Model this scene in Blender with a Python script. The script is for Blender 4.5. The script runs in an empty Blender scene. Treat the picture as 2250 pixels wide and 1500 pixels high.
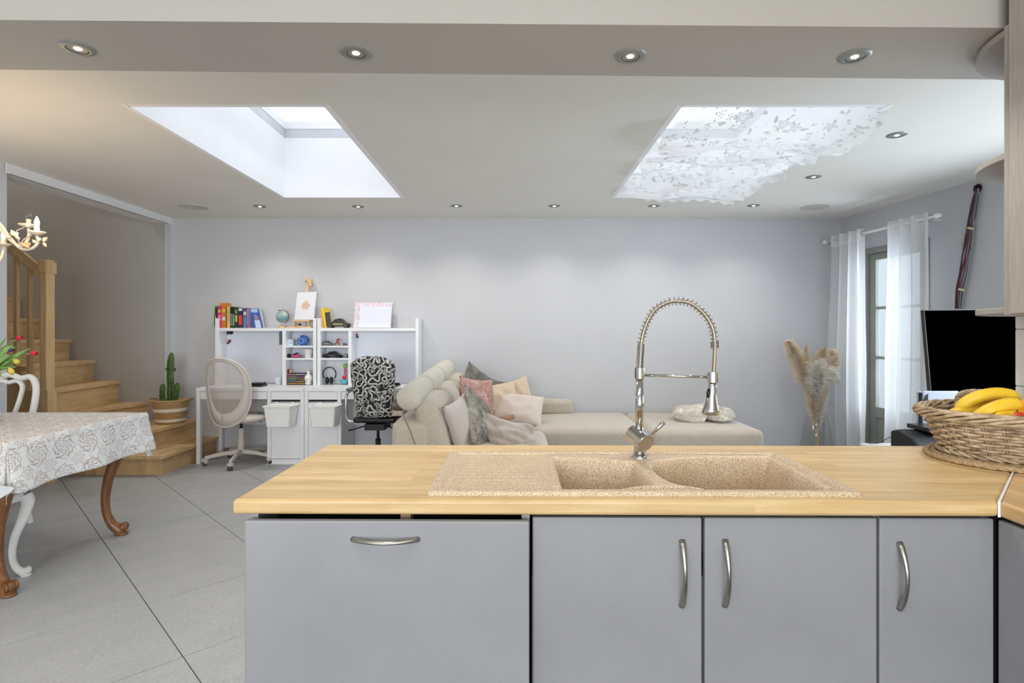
import bpy, bmesh, math, random
from mathutils import Vector, Matrix, Euler, noise
random.seed(7)
R = math.radians; PI = math.pi
SC = bpy.context.scene
COL = SC.collection
# ------------------------------------------------------------------ camera, world, main lights, exposure
F = 1220.0; VX = 1130.0; VY = 730.0; H = 1.295
cd = bpy.data.cameras.new('camera'); cam = bpy.data.objects.new('camera', cd); COL.objects.link(cam)
cd.sensor_width = 36; cd.lens = 36*F/2250; cd.shift_x = -5/2250; cd.shift_y = -20/2250
cam.location = (0, 0, H); cam.rotation_euler = (R(90), 0, 0); cd.clip_start = .05
SC.camera = cam
SC.view_settings.view_transform = 'Standard'; SC.view_settings.look = 'None'
SC.view_settings.gamma = 1; SC.view_settings.use_curve_mapping = False
SC.view_settings.exposure = 0.76
w = bpy.data.worlds.new('overcast_sky'); SC.world = w; w.use_nodes = True
w.node_tree.nodes['Background'].inputs[0].default_value = (.86, .93, 1, 1)
w.node_tree.nodes['Background'].inputs[1].default_value = 0.72
def area(name, loc, rot, sx, sy, power, col=(1, 1, 1)):
    l = bpy.data.lights.new(name, 'AREA'); l.shape = 'RECTANGLE'; l.size = sx; l.size_y = sy; l.energy = power; l.color = col
    o = bpy.data.objects.new(name, l); o.location = loc; o.rotation_euler = rot; COL.objects.link(o); return o
area('daylight_skylight_left', (-1.545, 4.0, 3.32), (0, 0, 0), 1.0, 1.96, 4.3, (.90, .96, 1))
area('daylight_skylight_right', (1.45, 4.0, 3.32), (0, 0, 0), 1.06, 1.96, 4.1, (.90, .96, 1))
area('rear_fill_light', (-.8, -4.4, 1.45), (R(90), 0, 0), 5.0, 2.1, 176, (.94, .975, 1))  # unseen frontal fill added behind the camera; the back wall has no opening
area('daylight_patio_door', (4.2, 5.3, 1.4), (0, R(90), R(8)), 1.8, .8, 26, (.86, .93, 1))
area('side_fill_light', (4.12, 3.15, 1.30), (0, R(74), R(8)), .8, 1.35, 45, (.93, .97, 1))  # fill added outside the frame, shining in through the invented side window
area('kitchen_ceiling_panel', (-.4, .1, 2.64), (0, 0, 0), 2.6, 1.0, 12, (1, .95, .88))
area('stairwell_fill_light', (-5.2, 5.3, 4.3), (0, 0, 0), .6, .5, 14, (1, .95, .90))  # unseen fill added to lift the stairwell; no fixture hangs here

# ------------------------------------------------------------------ helpers
def S(x, y, Y): return Vector(((x-VX)/F*Y, Y, H+(VY-y)/F*Y))
def L(c):
    c = c/255.0
    return c/12.92 if c <= .04045 else ((c+.055)/1.055)**2.4
def rgb(r, g, b): return (L(r), L(g), L(b), 1)
def lerp(a, b, t): return a+(b-a)*t
def absloc(o):
    v = Vector((0, 0, 0))
    while o: v = v+o.location; o = o.parent
    return v
def tag(o, label=None, cat=None, group=None, kind=None):
    if label: o['label'] = label
    if cat: o['category'] = cat
    if group: o['group'] = group
    if kind: o['kind'] = kind
    return o
def thing(name, label, cat, loc, rz=0, group=None):
    o = bpy.data.objects.new(name, None); COL.objects.link(o); o.empty_display_size = .05
    o.location = loc; o.rotation_euler = (0, 0, rz)
    return tag(o, label, cat, group)
class MB:
    def __init__(s): s.v = []; s.f = []; s.uv = None
    def add(s, vs, fs, M=None):
        n = len(s.v)
        for p in vs:
            p = Vector(p); s.v.append(M @ p if M else p)
        s.f += [tuple(i+n for i in q) for q in fs]; return s
    def box(s, x0, x1, y0, y1, z0, z1, M=None):
        return s.add([(x0,y0,z0),(x1,y0,z0),(x1,y1,z0),(x0,y1,z0),(x0,y0,z1),(x1,y0,z1),(x1,y1,z1),(x0,y1,z1)],
            [(0,3,2,1),(4,5,6,7),(0,1,5,4),(1,2,6,5),(2,3,7,6),(3,0,4,7)], M)
    def prism(s, poly, z0, z1, M=None):
        n = len(poly)
        return s.add([(p[0],p[1],z0) for p in poly]+[(p[0],p[1],z1) for p in poly],
            [tuple(range(n-1,-1,-1)), tuple(range(n, 2*n))]+[(i,(i+1)%n,n+(i+1)%n,n+i) for i in range(n)], M)
    def lathe(s, prof, c=(0,0,0), n=24, M=None, sx=1, sy=1, cap=True):
        vs = []; fs = []; c = Vector(c)
        for r, z in prof:
            for k in range(n):
                a = 2*PI*k/n; vs.append(c+Vector((r*sx*math.cos(a), r*sy*math.sin(a), z)))
        for i in range(len(prof)-1):
            for k in range(n):
                k2 = (k+1) % n; fs.append((i*n+k, i*n+k2, (i+1)*n+k2, (i+1)*n+k))
        if cap and prof[0][0] > 1e-4: fs.append(tuple(range(n-1,-1,-1)))
        if cap and prof[-1][0] > 1e-4: fs.append(tuple((len(prof)-1)*n+k for k in range(n)))
        return s.add(vs, fs, M)
    def tube(s, pts, r, n=8, closed=False, flat=1, up=None, caps=True):
        pts = [Vector(p) for p in pts]; N = len(pts); vs = []; fs = []
        rr = r if isinstance(r, (list, tuple)) else [r]*N
        nrm = None
        for i, p in enumerate(pts):
            a = pts[(i-1) % N] if (closed or i > 0) else p
            b = pts[(i+1) % N] if (closed or i < N-1) else p
            t = (b-a)
            if t.length < 1e-9: t = Vector((0,0,1))
            t.normalize()
            if nrm is None:
                nrm = Vector(up) if up else (Vector((0,0,1)) if abs(t.z) < .9 else Vector((1,0,0)))
            nrm = nrm-t*nrm.dot(t)
            if nrm.length < 1e-6: nrm = t.orthogonal()
            nrm.normalize(); bn = t.cross(nrm)
            for k in range(n):
                q = 2*PI*k/n+ (PI/n if n == 4 else 0)
                vs.append(p+(nrm*math.cos(q)+bn*math.sin(q)*flat)*rr[i])
        for i in range(N if closed else N-1):
            j = (i+1) % N
            for k in range(n):
                k2 = (k+1) % n; fs.append((i*n+k, i*n+k2, j*n+k2, j*n+k))
        if not closed and caps: fs += [tuple(range(n-1,-1,-1)), tuple((N-1)*n+k for k in range(n))]
        return s.add(vs, fs)
    def ell(s, c, r, n=16, m=10, M=None):
        rx, ry, rz = (r, r, r) if not isinstance(r, (tuple, list)) else r
        vs = []; fs = []; c = Vector(c)
        T = Matrix.Translation(c) @ M if M else Matrix.Translation(c)
        vs.append((0,0,-rz))
        for i in range(1, m):
            t = -PI/2+PI*i/m
            for k in range(n):
                a = 2*PI*k/n; vs.append((rx*math.cos(t)*math.cos(a), ry*math.cos(t)*math.sin(a), rz*math.sin(t)))
        vs.append((0,0,rz)); top = len(vs)-1
        for k in range(n): fs.append((0, 1+(k+1)%n, 1+k)); fs.append((top, 1+(m-2)*n+k, 1+(m-2)*n+(k+1)%n))
        for i in range(m-2):
            for k in range(n):
                a = 1+i*n; fs.append((a+k, a+(k+1)%n, a+n+(k+1)%n, a+n+k))
        return s.add(vs, fs, T)
    def grid(s, nu, nv, fn, uvfn=None, thick=0):
        vs = [fn(i/nu, j/nv) for j in range(nv+1) for i in range(nu+1)]
        n = len(s.v)
        s.add(vs, [(j*(nu+1)+i, j*(nu+1)+i+1, (j+1)*(nu+1)+i+1, (j+1)*(nu+1)+i) for j in range(nv) for i in range(nu)])
        if uvfn:
            if s.uv is None: s.uv = {}
            for j in range(nv+1):
                for i in range(nu+1): s.uv[n+j*(nu+1)+i] = uvfn(i/nu, j/nv)
        return s
    def build(s, name, mat, parent=None, label=None, cat=None, group=None, kind=None, world=True, bev=0, seg=2, smooth=False, sub=0, origin=None, solid=0, loc=None, rot=None):
        off = Vector((0,0,0))
        vs = s.v
        if parent is not None:
            if world: off = absloc(parent)
        elif loc is None:
            xs = [p.x for p in vs]; ys = [p.y for p in vs]; zs = [p.z for p in vs]
            off = Vector(origin) if origin else Vector(((min(xs)+max(xs))/2, (min(ys)+max(ys))/2, min(zs)))
        me = bpy.data.meshes.new(name); me.from_pydata([tuple(p-off) for p in vs], [], s.f)
        if s.uv is not None:
            ul = me.uv_layers.new(name='uv')
            for lp in me.loops: ul.data[lp.index].uv = s.uv.get(lp.vertex_index, (0,0))
        me.update()
        o = bpy.data.objects.new(name, me); COL.objects.link(o)
        if parent is not None:
            o.parent = parent
            if loc is not None: o.location = loc
        else: o.location = loc if loc is not None else off
        if rot is not None: o.rotation_euler = rot
        me.materials.append(mat)
        bm = bmesh.new(); bm.from_mesh(me); bmesh.ops.recalc_face_normals(bm, faces=bm.faces); bm.to_mesh(me); bm.free()
        if smooth:
            for p in me.polygons: p.use_smooth = True
        if solid:
            m = o.modifiers.new('thickness', 'SOLIDIFY'); m.thickness = solid; m.offset = 0
        if bev:
            m = o.modifiers.new('bevel', 'BEVEL'); m.width = bev; m.segments = seg; m.limit_method = 'ANGLE'; m.angle_limit = R(40)
            if smooth is None or seg > 2:
                for p in me.polygons: p.use_smooth = True
                w_ = o.modifiers.new('wn', 'WEIGHTED_NORMAL')
        if sub:
            m = o.modifiers.new('sub', 'SUBSURF'); m.levels = sub; m.render_levels = sub
        return tag(o, label, cat, group, kind)
def BX(name, mat, x0, x1, y0, y1, z0, z1, parent=None, **k): return MB().box(x0,x1,y0,y1,z0,z1).build(name, mat, parent, **k)
def cr(pts, n=6, closed=False):
    pts = [Vector(p) for p in pts]; out = []; N = len(pts)
    rng = range(N if closed else N-1)
    for i in rng:
        if closed: p0, p1, p2, p3 = pts[(i-1)%N], pts[i], pts[(i+1)%N], pts[(i+2)%N]
        else: p0, p1, p2, p3 = pts[max(i-1,0)], pts[i], pts[i+1], pts[min(i+2,N-1)]
        for k in range(n):
            t = k/n
            out.append(.5*((2*p1)+(p2-p0)*t+(2*p0-5*p1+4*p2-p3)*t*t+(3*p1-p0-3*p2+p3)*t**3))
    if not closed: out.append(pts[-1])
    return out
def crv(vals, n=6):
    return [p.x for p in cr([(v, 0, 0) for v in vals], n)]
def copy_tree(o, parent=None):
    c = o.copy(); COL.objects.link(c)
    if parent: c.parent = parent
    for ch in list(o.children): copy_tree(ch, c)
    return c

# ------------------------------------------------------------------ materials
class NT:
    def __init__(s, name):
        s.m = bpy.data.materials.new(name); s.m.use_nodes = True; s.t = s.m.node_tree; s.n = s.t.nodes; s.l = s.t.links
        s.b = s.n['Principled BSDF']; s.out = s.n['Material Output']
    def node(s, typ, **k):
        n = s.n.new(typ)
        for a, v in k.items(): setattr(n, a, v)
        return n
    def put(s, inp, v):
        if isinstance(v, (int, float)): inp.default_value = v
        elif isinstance(v, (tuple, list)): inp.default_value = v
        else: s.l.new(v, inp)
    def math(s, op, a, b=0.0, c=None):
        n = s.node('ShaderNodeMath', operation=op); s.put(n.inputs[0], a); s.put(n.inputs[1], b)
        if c is not None: s.put(n.inputs[2], c)
        return n.outputs[0]
    def coord(s, scale=(1,1,1), kind='Object', rot=(0,0,0), loc=(0,0,0)):
        tc = s.node('ShaderNodeTexCoord'); mp = s.node('ShaderNodeMapping')
        mp.inputs['Scale'].default_value = scale; mp.inputs['Rotation'].default_value = rot; mp.inputs['Location'].default_value = loc
        s.l.new(tc.outputs[kind], mp.inputs[0]); return mp.outputs[0]
    def noise(s, vec, scale=5, detail=4, rough=.55, dist=0):
        n = s.node('ShaderNodeTexNoise'); s.l.new(vec, n.inputs['Vector']); n.inputs['Scale'].default_value = scale
        n.inputs['Detail'].default_value = detail; n.inputs['Roughness'].default_value = rough; n.inputs['Distortion'].default_value = dist
        return n.outputs['Fac']
    def ramp(s, fac, stops, interp='LINEAR'):
        n = s.node('ShaderNodeValToRGB'); s.l.new(fac, n.inputs[0]); r = n.color_ramp; r.interpolation = interp
        while len(r.elements) > 1: r.elements.remove(r.elements[0])
        r.elements[0].position = stops[0][0]; r.elements[0].color = stops[0][1]
        for p, c in stops[1:]:
            e = r.elements.new(p); e.color = c
        return n.outputs[0]
    def mix(s, fac, a, b, blend='MIX'):
        n = s.node('ShaderNodeMix', data_type='RGBA', blend_type=blend); s.put(n.inputs[0], fac); s.put(n.inputs[6], a); s.put(n.inputs[7], b)
        return n.outputs[2]
    def bump(s, h, strength=.3, dist=.002, normal=None):
        n = s.node('ShaderNodeBump'); s.l.new(h, n.inputs['Height']); n.inputs['Strength'].default_value = strength; n.inputs['Distance'].default_value = dist
        if normal: s.l.new(normal, n.inputs['Normal'])
        s.l.new(n.outputs[0], s.b.inputs['Normal']); return n.outputs[0]
    def set(s, color=None, rough=None, metal=None, **k):
        if color is not None: s.put(s.b.inputs['Base Color'], color)
        if rough is not None: s.put(s.b.inputs['Roughness'], rough)
        if metal is not None: s.put(s.b.inputs['Metallic'], metal)
        for a, v in k.items(): s.put(s.b.inputs[a.replace('_', ' ')], v)
        return s
def mul(c, k): return (c[0]*k, c[1]*k, c[2]*k, 1)
MATS = {}
def plain(name, c, rough=.5, metal=0, var=.06, vs=6, bump=0, bs=80, bd=.001, **k):
    if name in MATS: return MATS[name]
    t = NT(name); co = t.coord()
    f = t.noise(co, vs)
    t.set(t.ramp(f, [(.3, mul(c, 1-var)), (.7, mul(c, 1+var))]), rough, metal, **k)
    if bump: t.bump(t.noise(co, bs, 3), bump, bd)
    MATS[name] = t.m; return t.m
def emis(name, c, s):
    t = NT(name); t.set((0,0,0,1), .5); t.b.inputs['Emission Color'].default_value = c; t.b.inputs['Emission Strength'].default_value = s
    return t.m
def wood(name, c1, c2, grain=(1,18,18), rough=.4, stave=None, bump=.12, sc=3):
    t = NT(name); co = t.coord(grain); n1 = t.noise(co, sc, 6, .6, .4)
    col = t.ramp(n1, [(.3, c1), (.7, c2)])
    if stave:
        b = t.node('ShaderNodeTexBrick'); t.l.new(t.coord(stave[2]if len(stave) > 2 else (1,1,1), rot=stave[3] if len(stave) > 3 else (0,0,0)), b.inputs['Vector'])
        b.inputs['Scale'].default_value = 1; b.inputs['Brick Width'].default_value = stave[0]; b.inputs['Row Height'].default_value = stave[1]
        b.inputs['Mortar Size'].default_value = 0.0; b.inputs['Color1'].default_value = (.80,.78,.74,1); b.inputs['Color2'].default_value = (1.08,1.07,1.05,1)
        b.offset = .37; b.offset_frequency = 2
        col = t.mix(.75, col, b.outputs[0], 'MULTIPLY')
    t.set(col, rough); t.bump(n1, bump, .001)
    MATS[name] = t.m; return t.m
def fabric(name, c, var=.10, rough=.95, scale=260, bump=.5, slub=True, sheen=.3):
    t = NT(name); co = t.coord()
    a = t.noise(t.coord((1,1,.12)), scale, 2); b = t.noise(t.coord((.12,.12,1)), scale, 2)
    m = t.math('MULTIPLY', t.math('ADD', a, b), .5)
    big = t.noise(co, 5, 3)
    col = t.ramp(m, [(.38, mul(c, 1-var*1.6)), (.62, mul(c, 1+var))])
    col = t.mix(.5, col, t.ramp(big, [(.3, (.92,.92,.92,1)), (.7, (1.05,1.05,1.05,1))]), 'MULTIPLY')
    t.set(col, rough, Sheen_Weight=sheen); t.bump(m, bump, .0015); MATS[name] = t.m; return t.m

def wallpaint(name, c, var=.025):
    t = NT(name); co = t.coord(); f = t.noise(co, 1.3, 4)
    t.set(t.ramp(f, [(.3, mul(c, 1-var)), (.7, mul(c, 1+var))]), .72)
    t.bump(t.noise(co, 120, 4), .12, .0015); return t.m
M_wall = wallpaint('wall_paint_lavender_grey', rgb(197,198,202))
M_stairwall = wallpaint('stairwell_paint_warm_grey', rgb(168,166,162))
M_white = wallpaint('trim_white_paint', rgb(222,223,226))
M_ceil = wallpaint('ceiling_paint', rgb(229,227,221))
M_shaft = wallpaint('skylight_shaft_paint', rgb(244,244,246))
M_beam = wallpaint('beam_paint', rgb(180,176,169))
# floor tile
t = NT('grey_stone_tile'); co = t.coord((1,1,1), 'Object', (0,0,R(-45)))
tc = t.node('ShaderNodeNewGeometry'); mp = t.node('ShaderNodeMapping'); t.l.new(tc.outputs['Position'], mp.inputs[0]); mp.inputs['Rotation'].default_value = (0,0,R(-45))
mp2 = t.node('ShaderNodeMapping'); t.l.new(mp.outputs[0], mp2.inputs[0]); mp2.inputs['Scale'].default_value = (1, 1.9, 1)
n1 = t.noise(mp2.outputs[0], 2.6, 6, .6); n2 = t.noise(mp2.outputs[0], 55, 5, .7); n3 = t.noise(mp.outputs[0], 180, 2)
cc = t.ramp(n1, [(.3, rgb(166,168,170)), (.7, rgb(178,179,179))])
cc = t.mix(.55, cc, t.ramp(n2, [(.38, (.72,.72,.73,1)), (.62, (1.12,1.12,1.12,1))]), 'MULTIPLY')
cc = t.mix(t.ramp(n3, [(.56, (0,0,0,1)), (.68, (.55,.55,.55,1))]), cc, rgb(208,209,208))
t.set(cc, t.ramp(n2, [(.3, (.36,.36,.36,1)), (.7, (.55,.55,.55,1))])); t.bump(n2, .15, .001)
M_tile = t.m
M_grout = plain('dark_grout', rgb(95,95,96), .9, var=.1, vs=40)
M_counter = wood('oiled_beech_worktop', rgb(200,166,114), rgb(224,197,146), (1.6,20,20), .36, (.62,.042), .08, 2.4)
M_oak = wood('oak_stair', rgb(202,168,120), rgb(226,196,150), (14,1.3,14), .42, (.32,.05,(1,1,1),(0,0,R(90))), .12)
M_oakr = wood('oak_riser', rgb(200,166,118), rgb(226,196,150), (14,1.3,10), .42, (.3,.05,(1,1,1),(R(90),0,R(90))), .12)
M_oakv = wood('oak_upright', rgb(198,164,114), rgb(224,194,146), (16,16,1.2), .42)
M_walnut = wood('dark_walnut', rgb(92,56,28), rgb(140,92,50), (14,14,1.5), .3)
M_pine = wood('pine_easel', rgb(205,170,120), rgb(228,196,150), (12,12,1.5), .5)
# cabinet paint with brush marks
t = NT('cabinet_paint_grey'); a = t.noise(t.coord((30,30,1)), 9, 4); bb = t.noise(t.coord((30,30,1.2)), 40, 3)
f = t.noise(t.coord(), 2.2, 4)
t.set(t.mix(.5, t.ramp(f, [(.3, rgb(136,136,139)), (.7, rgb(147,148,151))]), t.ramp(bb, [(.3, (.93,.93,.93,1)), (.7, (1.06,1.06,1.06,1))]), 'MULTIPLY'), .42)
t.bump(a, .25, .0008); M_cab = t.m
t = NT('greige_limed_wood'); a = t.noise(t.coord((22,22,1)), 9, 5)
t.set(t.ramp(a, [(.3, rgb(158,151,144)), (.7, rgb(178,172,165))]), .55); t.bump(a, .2, .001); M_lime = t.m
M_dark = plain('gap_shade_black', rgb(12,12,13), .7)  # near-black that stands in for shade inside gaps
M_black = plain('black_plastic', rgb(22,22,24), .35)
M_blackm = plain('black_matte', rgb(26,26,28), .6)
M_screen = plain('tv_screen_glass', rgb(0,0,0), .4, var=0, Specular_IOR_Level=0.0)
M_chrome = plain('polished_chrome', rgb(196,196,194), .09, 1, var=.02)
M_nickel = plain('brushed_nickel', rgb(176,172,164), .28, 1, var=.03)
M_ring = plain('downlight_satin_metal', rgb(150,152,148), .5, .55)
M_whitel = plain('white_laminate', rgb(232,233,235), .35, var=.015)
M_whitep = plain('white_plastic', rgb(238,238,236), .35, var=.01)
M_board = plain('white_board', rgb(222,226,236), .3, var=.01)
M_hand = M_nickel
# sink composite
t = NT('speckled_granite_composite'); co = t.coord(); n1 = t.noise(co, 480, 1, .5); n2 = t.noise(co, 260, 1); n3 = t.noise(co, 7, 3)
cc = t.ramp(n1, [(.34, rgb(138,106,74)), (.42, rgb(190,166,134)), (.58, rgb(214,195,168)), (.68, rgb(238,226,208))])
cc = t.mix(t.ramp(n2, [(.62, (0,0,0,1)), (.70, (.6,.6,.6,1))]), cc, rgb(150,118,90))
cc = t.mix(.4, cc, t.ramp(n3, [(.3, (.86,.82,.76,1)), (.7, (1.03,1.03,1.03,1))]), 'MULTIPLY')
t.set(cc, .42); t.bump(n1, .05, .0004); M_sink = t.m
M_sofa = fabric('sofa_linen_weave', rgb(186,176,160), .10)
M_roll = fabric('headrest_pale_linen', rgb(194,188,173), .05)
M_cush_pink = fabric('cushion_blush_cotton', rgb(206,192,180), .03, scale=400, bump=.25)
M_cush_mauve = fabric('cushion_mauve_velvet', rgb(190,177,169), .03, scale=400, bump=.15, sheen=.6)
M_cush_tan = fabric('cushion_tan_satin', rgb(204,182,158), .04, bump=.2)
M_throw = fabric('throw_greige_flannel', rgb(168,154,140), .05, scale=350, bump=.3, sheen=.6)
M_rust = plain('rust_brown_leather', rgb(160,120,88), .5, bump=.3)
def furmat(name, a, b, c=None, sc=14):
    t = NT(name); co = t.coord(); n1 = t.noise(co, sc, 5, .7, .5)
    st = [(.32, a), (.55, b)]
    if c: st.append((.72, c))
    t.set(t.ramp(n1, st), .9, Sheen_Weight=.4); t.bump(t.noise(co, 160, 3), .8, .004); return t.m
M_fur = furmat('grey_brown_fur', rgb(120,108,96), rgb(178,172,160), rgb(202,202,192))
M_furd = furmat('dark_grey_fur', rgb(90,86,78), rgb(132,128,118), rgb(160,156,146))
M_fleece = furmat('cream_fleece', rgb(226,219,204), rgb(246,242,232), sc=40)
M_knit = furmat('pink_chunky_knit', rgb(176,124,112), rgb(206,162,150), rgb(232,214,206), sc=60)
# sheer curtain
def sheer(name, c, alpha, lace=False):
    t = NT(name); n = t.n; tr = t.node('ShaderNodeBsdfTransparent'); tl = t.node('ShaderNodeBsdfTranslucent'); df = t.node('ShaderNodeBsdfDiffuse')
    tl.inputs[0].default_value = c; df.inputs[0].default_value = c
    m1 = t.node('ShaderNodeMixShader'); m1.inputs[0].default_value = .5; t.l.new(df.outputs[0], m1.inputs[1]); t.l.new(tl.outputs[0], m1.inputs[2])
    m2 = t.node('ShaderNodeMixShader'); t.l.new(tr.outputs[0], m2.inputs[1]); t.l.new(m1.outputs[0], m2.inputs[2])
    if lace:
        co = t.coord((1,1,1), 'UV'); v = t.node('ShaderNodeTexVoronoi'); v.inputs['Scale'].default_value = 9; v.inputs['Randomness'].default_value = .7; t.l.new(co, v.inputs['Vector'])
        sb = t.node('ShaderNodeVectorMath', operation='SUBTRACT'); t.l.new(co, sb.inputs[0]); t.l.new(v.outputs['Position'], sb.inputs[1])
        sx = t.node('ShaderNodeSeparateXYZ'); t.l.new(sb.outputs[0], sx.inputs[0])
        a_ = t.math('ARCTAN2', sx.outputs[1], sx.outputs[0]); d = v.outputs['Distance']
        pr = t.math('DIVIDE', d, t.math('ADD', 1.0, t.math('MULTIPLY', t.math('COSINE', t.math('MULTIPLY', a_, 5.0)), .28)))
        def ring(r0_, w_): return t.math('LESS_THAN', t.math('ABSOLUTE', t.math('SUBTRACT', pr, r0_)), w_)
        fl_ = t.math('MAXIMUM', t.math('MAXIMUM', ring(.27, .028), ring(.16, .026)), ring(.0, .06))
        rad = t.math('MULTIPLY', t.math('LESS_THAN', t.math('ABSOLUTE', t.math('SINE', t.math('MULTIPLY', a_, 5.0))), .22), t.math('MULTIPLY', t.math('GREATER_THAN', pr, .16), t.math('LESS_THAN', pr, .26)))
        nn_ = t.noise(co, 26, 0, .5)
        leaf = t.math('MULTIPLY', t.math('GREATER_THAN', nn_, .64), t.math('MULTIPLY', t.math('GREATER_THAN', pr, .32), t.math('LESS_THAN', pr, .60)))
        pat = t.math('MAXIMUM', t.math('MAXIMUM', fl_, rad), leaf)
        t.l.new(t.math('ADD', t.math('MULTIPLY', pat, .34), alpha), m2.inputs[0])
        cc = t.mix(pat, c, (.62,.62,.61,1)); t.l.new(cc, tl.inputs[0]); t.l.new(cc, df.inputs[0])
    else:
        a = t.noise(t.coord((260,260,6)), 1, 2)
        t.l.new(t.math('ADD', t.math('MULTIPLY', a, .2), alpha), m2.inputs[0])
    t.l.new(m2.outputs[0], t.out.inputs[0]); return t.m
M_sheer = sheer('sheer_linen_voile', (.86,.87,.88,1), .68)
M_hem = sheer('voile_double_hem', (.9,.9,.9,1), .8)
M_lace = sheer('floral_lace', (.93,.93,.92,1), .58, True)
M_mesh = sheer('chair_back_mesh', rgb(214,206,196), .45)
def glassmat(name, tint=(1,1,1,1), refl=.12, rough=.02, fac=None):
    t = NT(name); tr = t.node('ShaderNodeBsdfTransparent'); tr.inputs[0].default_value = tint; g = t.node('ShaderNodeBsdfGlossy'); g.inputs['Roughness'].default_value = rough
    m = t.node('ShaderNodeMixShader'); fr = t.node('ShaderNodeLayerWeight'); fr.inputs[0].default_value = .5
    t.l.new(t.math('ADD', t.math('MULTIPLY', t.math('POWER', fr.outputs['Facing'], 4.0), .5 if refl > .1 else .12), .03*refl/.12), m.inputs[0]); t.l.new(tr.outputs[0], m.inputs[1]); t.l.new(g.outputs[0], m.inputs[2]); t.l.new(m.outputs[0], t.out.inputs[0]); return t.m
M_glass = glassmat('window_glass', (.93,.97,1,1))
M_vglass = glassmat('vase_glass', (.985,.99,.99,1), .06)
t = NT('weathered_skylight_pane'); tr = t.node('ShaderNodeBsdfTransparent'); tl = t.node('ShaderNodeBsdfTranslucent'); tl.inputs[0].default_value = (.80,.80,.82,1)
m = t.node('ShaderNodeMixShader'); nz = t.noise(t.coord((3,9,1), rot=(0,0,R(35))), 6, 6, .75); t.l.new(t.ramp(nz, [(.35, (.2,.2,.2,1)), (.7, (.95,.95,.95,1))]), m.inputs[0])
t.l.new(tr.outputs[0], m.inputs[1]); t.l.new(tl.outputs[0], m.inputs[2]); t.l.new(m.outputs[0], t.out.inputs[0]); M_skyglass = t.m
M_warm = emis('lamp_warm_glow', (1,.80,.52,1), 14)
M_bulb = emis('candle_bulb_glow', (1,.72,.36,1), 22)
M_doorg = plain('door_olive_grey_paint', rgb(140,141,132), .45, bump=.1)
# ivory shabby paint
M_ivory = plain('chalky_white_paint', rgb(226,226,222), .5, var=.05, vs=9, bump=.15, bs=40)
M_cream = plain('cream_metal', rgb(212,200,180), .5, var=.05)
t = NT('brick_wall_outside'); b = t.node('ShaderNodeTexBrick'); t.l.new(t.coord((1,1,1), rot=(R(90),0,R(90))), b.inputs['Vector']); b.inputs['Scale'].default_value = 1
b.inputs['Brick Width'].default_value = .21; b.inputs['Row Height'].default_value = .065; b.inputs['Mortar Size'].default_value = .008
b.inputs['Color1'].default_value = rgb(196,150,134); b.inputs['Color2'].default_value = rgb(214,178,160); b.inputs['Mortar'].default_value = rgb(214,208,200)
t.set(b.outputs[0], .9); t.bump(b.outputs['Fac'], -.4, .004); M_brick = t.m
# ================================================================== THE SETTING
ZC = H+1.215; ZS = H+1.03
XL, YB = -3.66, 5.92
def st(name, mb, m, **k): return mb.build(name, m, kind='structure', **k)
# floor slab and tiles laid on the diagonal
fl = st('floor', MB().box(-6.4, 4.2, -4.7, 5.98, -.12, -.006), M_grout)
q = .615; g = .0022
def clip(poly, a, b, c):      # keep a*x+b*y<=c
    out = []
    for i in range(len(poly)):
        p, r_ = poly[i], poly[(i+1) % len(poly)]
        dp, dr = a*p[0]+b*p[1]-c, a*r_[0]+b*r_[1]-c
        if dp <= 0: out.append(p)
        if dp*dr < 0:
            t_ = dp/(dp-dr); out.append((p[0]+(r_[0]-p[0])*t_, p[1]+(r_[1]-p[1])*t_))
    return out
s2 = math.sqrt(2); tile_me = None
for i in range(-10, 16):
    for j in range(-12, 18):
        u0 = .895/s2+i*q; v0 = 4.41/s2+j*q
        P = []
        if (u0+v0)/s2 > 6.2 or ((u0-v0)/s2 < -4.0 and (u0+v0)/s2 < 3.6): continue
        for du, dv in ((g,g),(q-g,g),(q-g,q-g),(g,q-g)):
            u = u0+du; v = v0+dv; P.append(((u-v)/s2, (u+v)/s2))
        C_ = clip(clip(clip(clip(P, 1,0,3.9), -1,0,5.2), 0,1,5.96), 0,-1,-.9)
        if len(C_) < 3: continue
        cx = sum(p[0] for p in C_)/len(C_); cy = sum(p[1] for p in C_)/len(C_)
        if cx > 2.3 and cy < 1.9: continue
        if len(C_) == 4 and all(abs(C_[k][0]-P[k][0])+abs(C_[k][1]-P[k][1]) < 1e-6 for k in range(4)):
            if tile_me is None:
                o = MB().prism([(p[0]-cx, p[1]-cy) for p in P], -.006, 0).build('floor_tile', M_tile, fl, world=False); tile_me = o.data
            else:
                o = bpy.data.objects.new('floor_tile', tile_me); COL.objects.link(o); o.parent = fl
            o.location = (cx-fl.location.x, cy-fl.location.y, -fl.location.z)
        else:
            MB().prism(C_, -.006, 0).build('floor_tile', M_tile, fl)
# walls
st('wall_back', MB().box(XL, 3.62, YB, YB+.15, 0, ZC+.1), M_wall)
st('wall_left', MB().box(-3.83, XL, -4.7, 4.005, 0, ZC+.3).box(-3.83, XL, 4.005, 5.84, 2.445, ZC+.3).box(-3.672, XL, 5.84, YB+.15, 0, ZC+.3), M_wall)
st('wall_stairwell', MB().box(-6.4, -3.672, 5.84, 6.0, 0, 4.6), M_stairwall)
st('wall_stairwell_end', MB().box(-6.4, -6.3, 3.9, 5.9, 0, 4.6), M_stairwall)
st('wall_stairwell_near', MB().box(-6.4, -3.83, 3.9, 4.0, 0, 4.6), M_stairwall)
st('wall_stairwell_upper', MB().box(-3.83, -3.7, 3.9, 5.98, ZC+.3, 4.6), M_stairwall)
st('ceiling_stairwell', MB().box(-6.4, -3.7, 3.9, 6.0, 4.6, 4.7), M_ceil)
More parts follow.
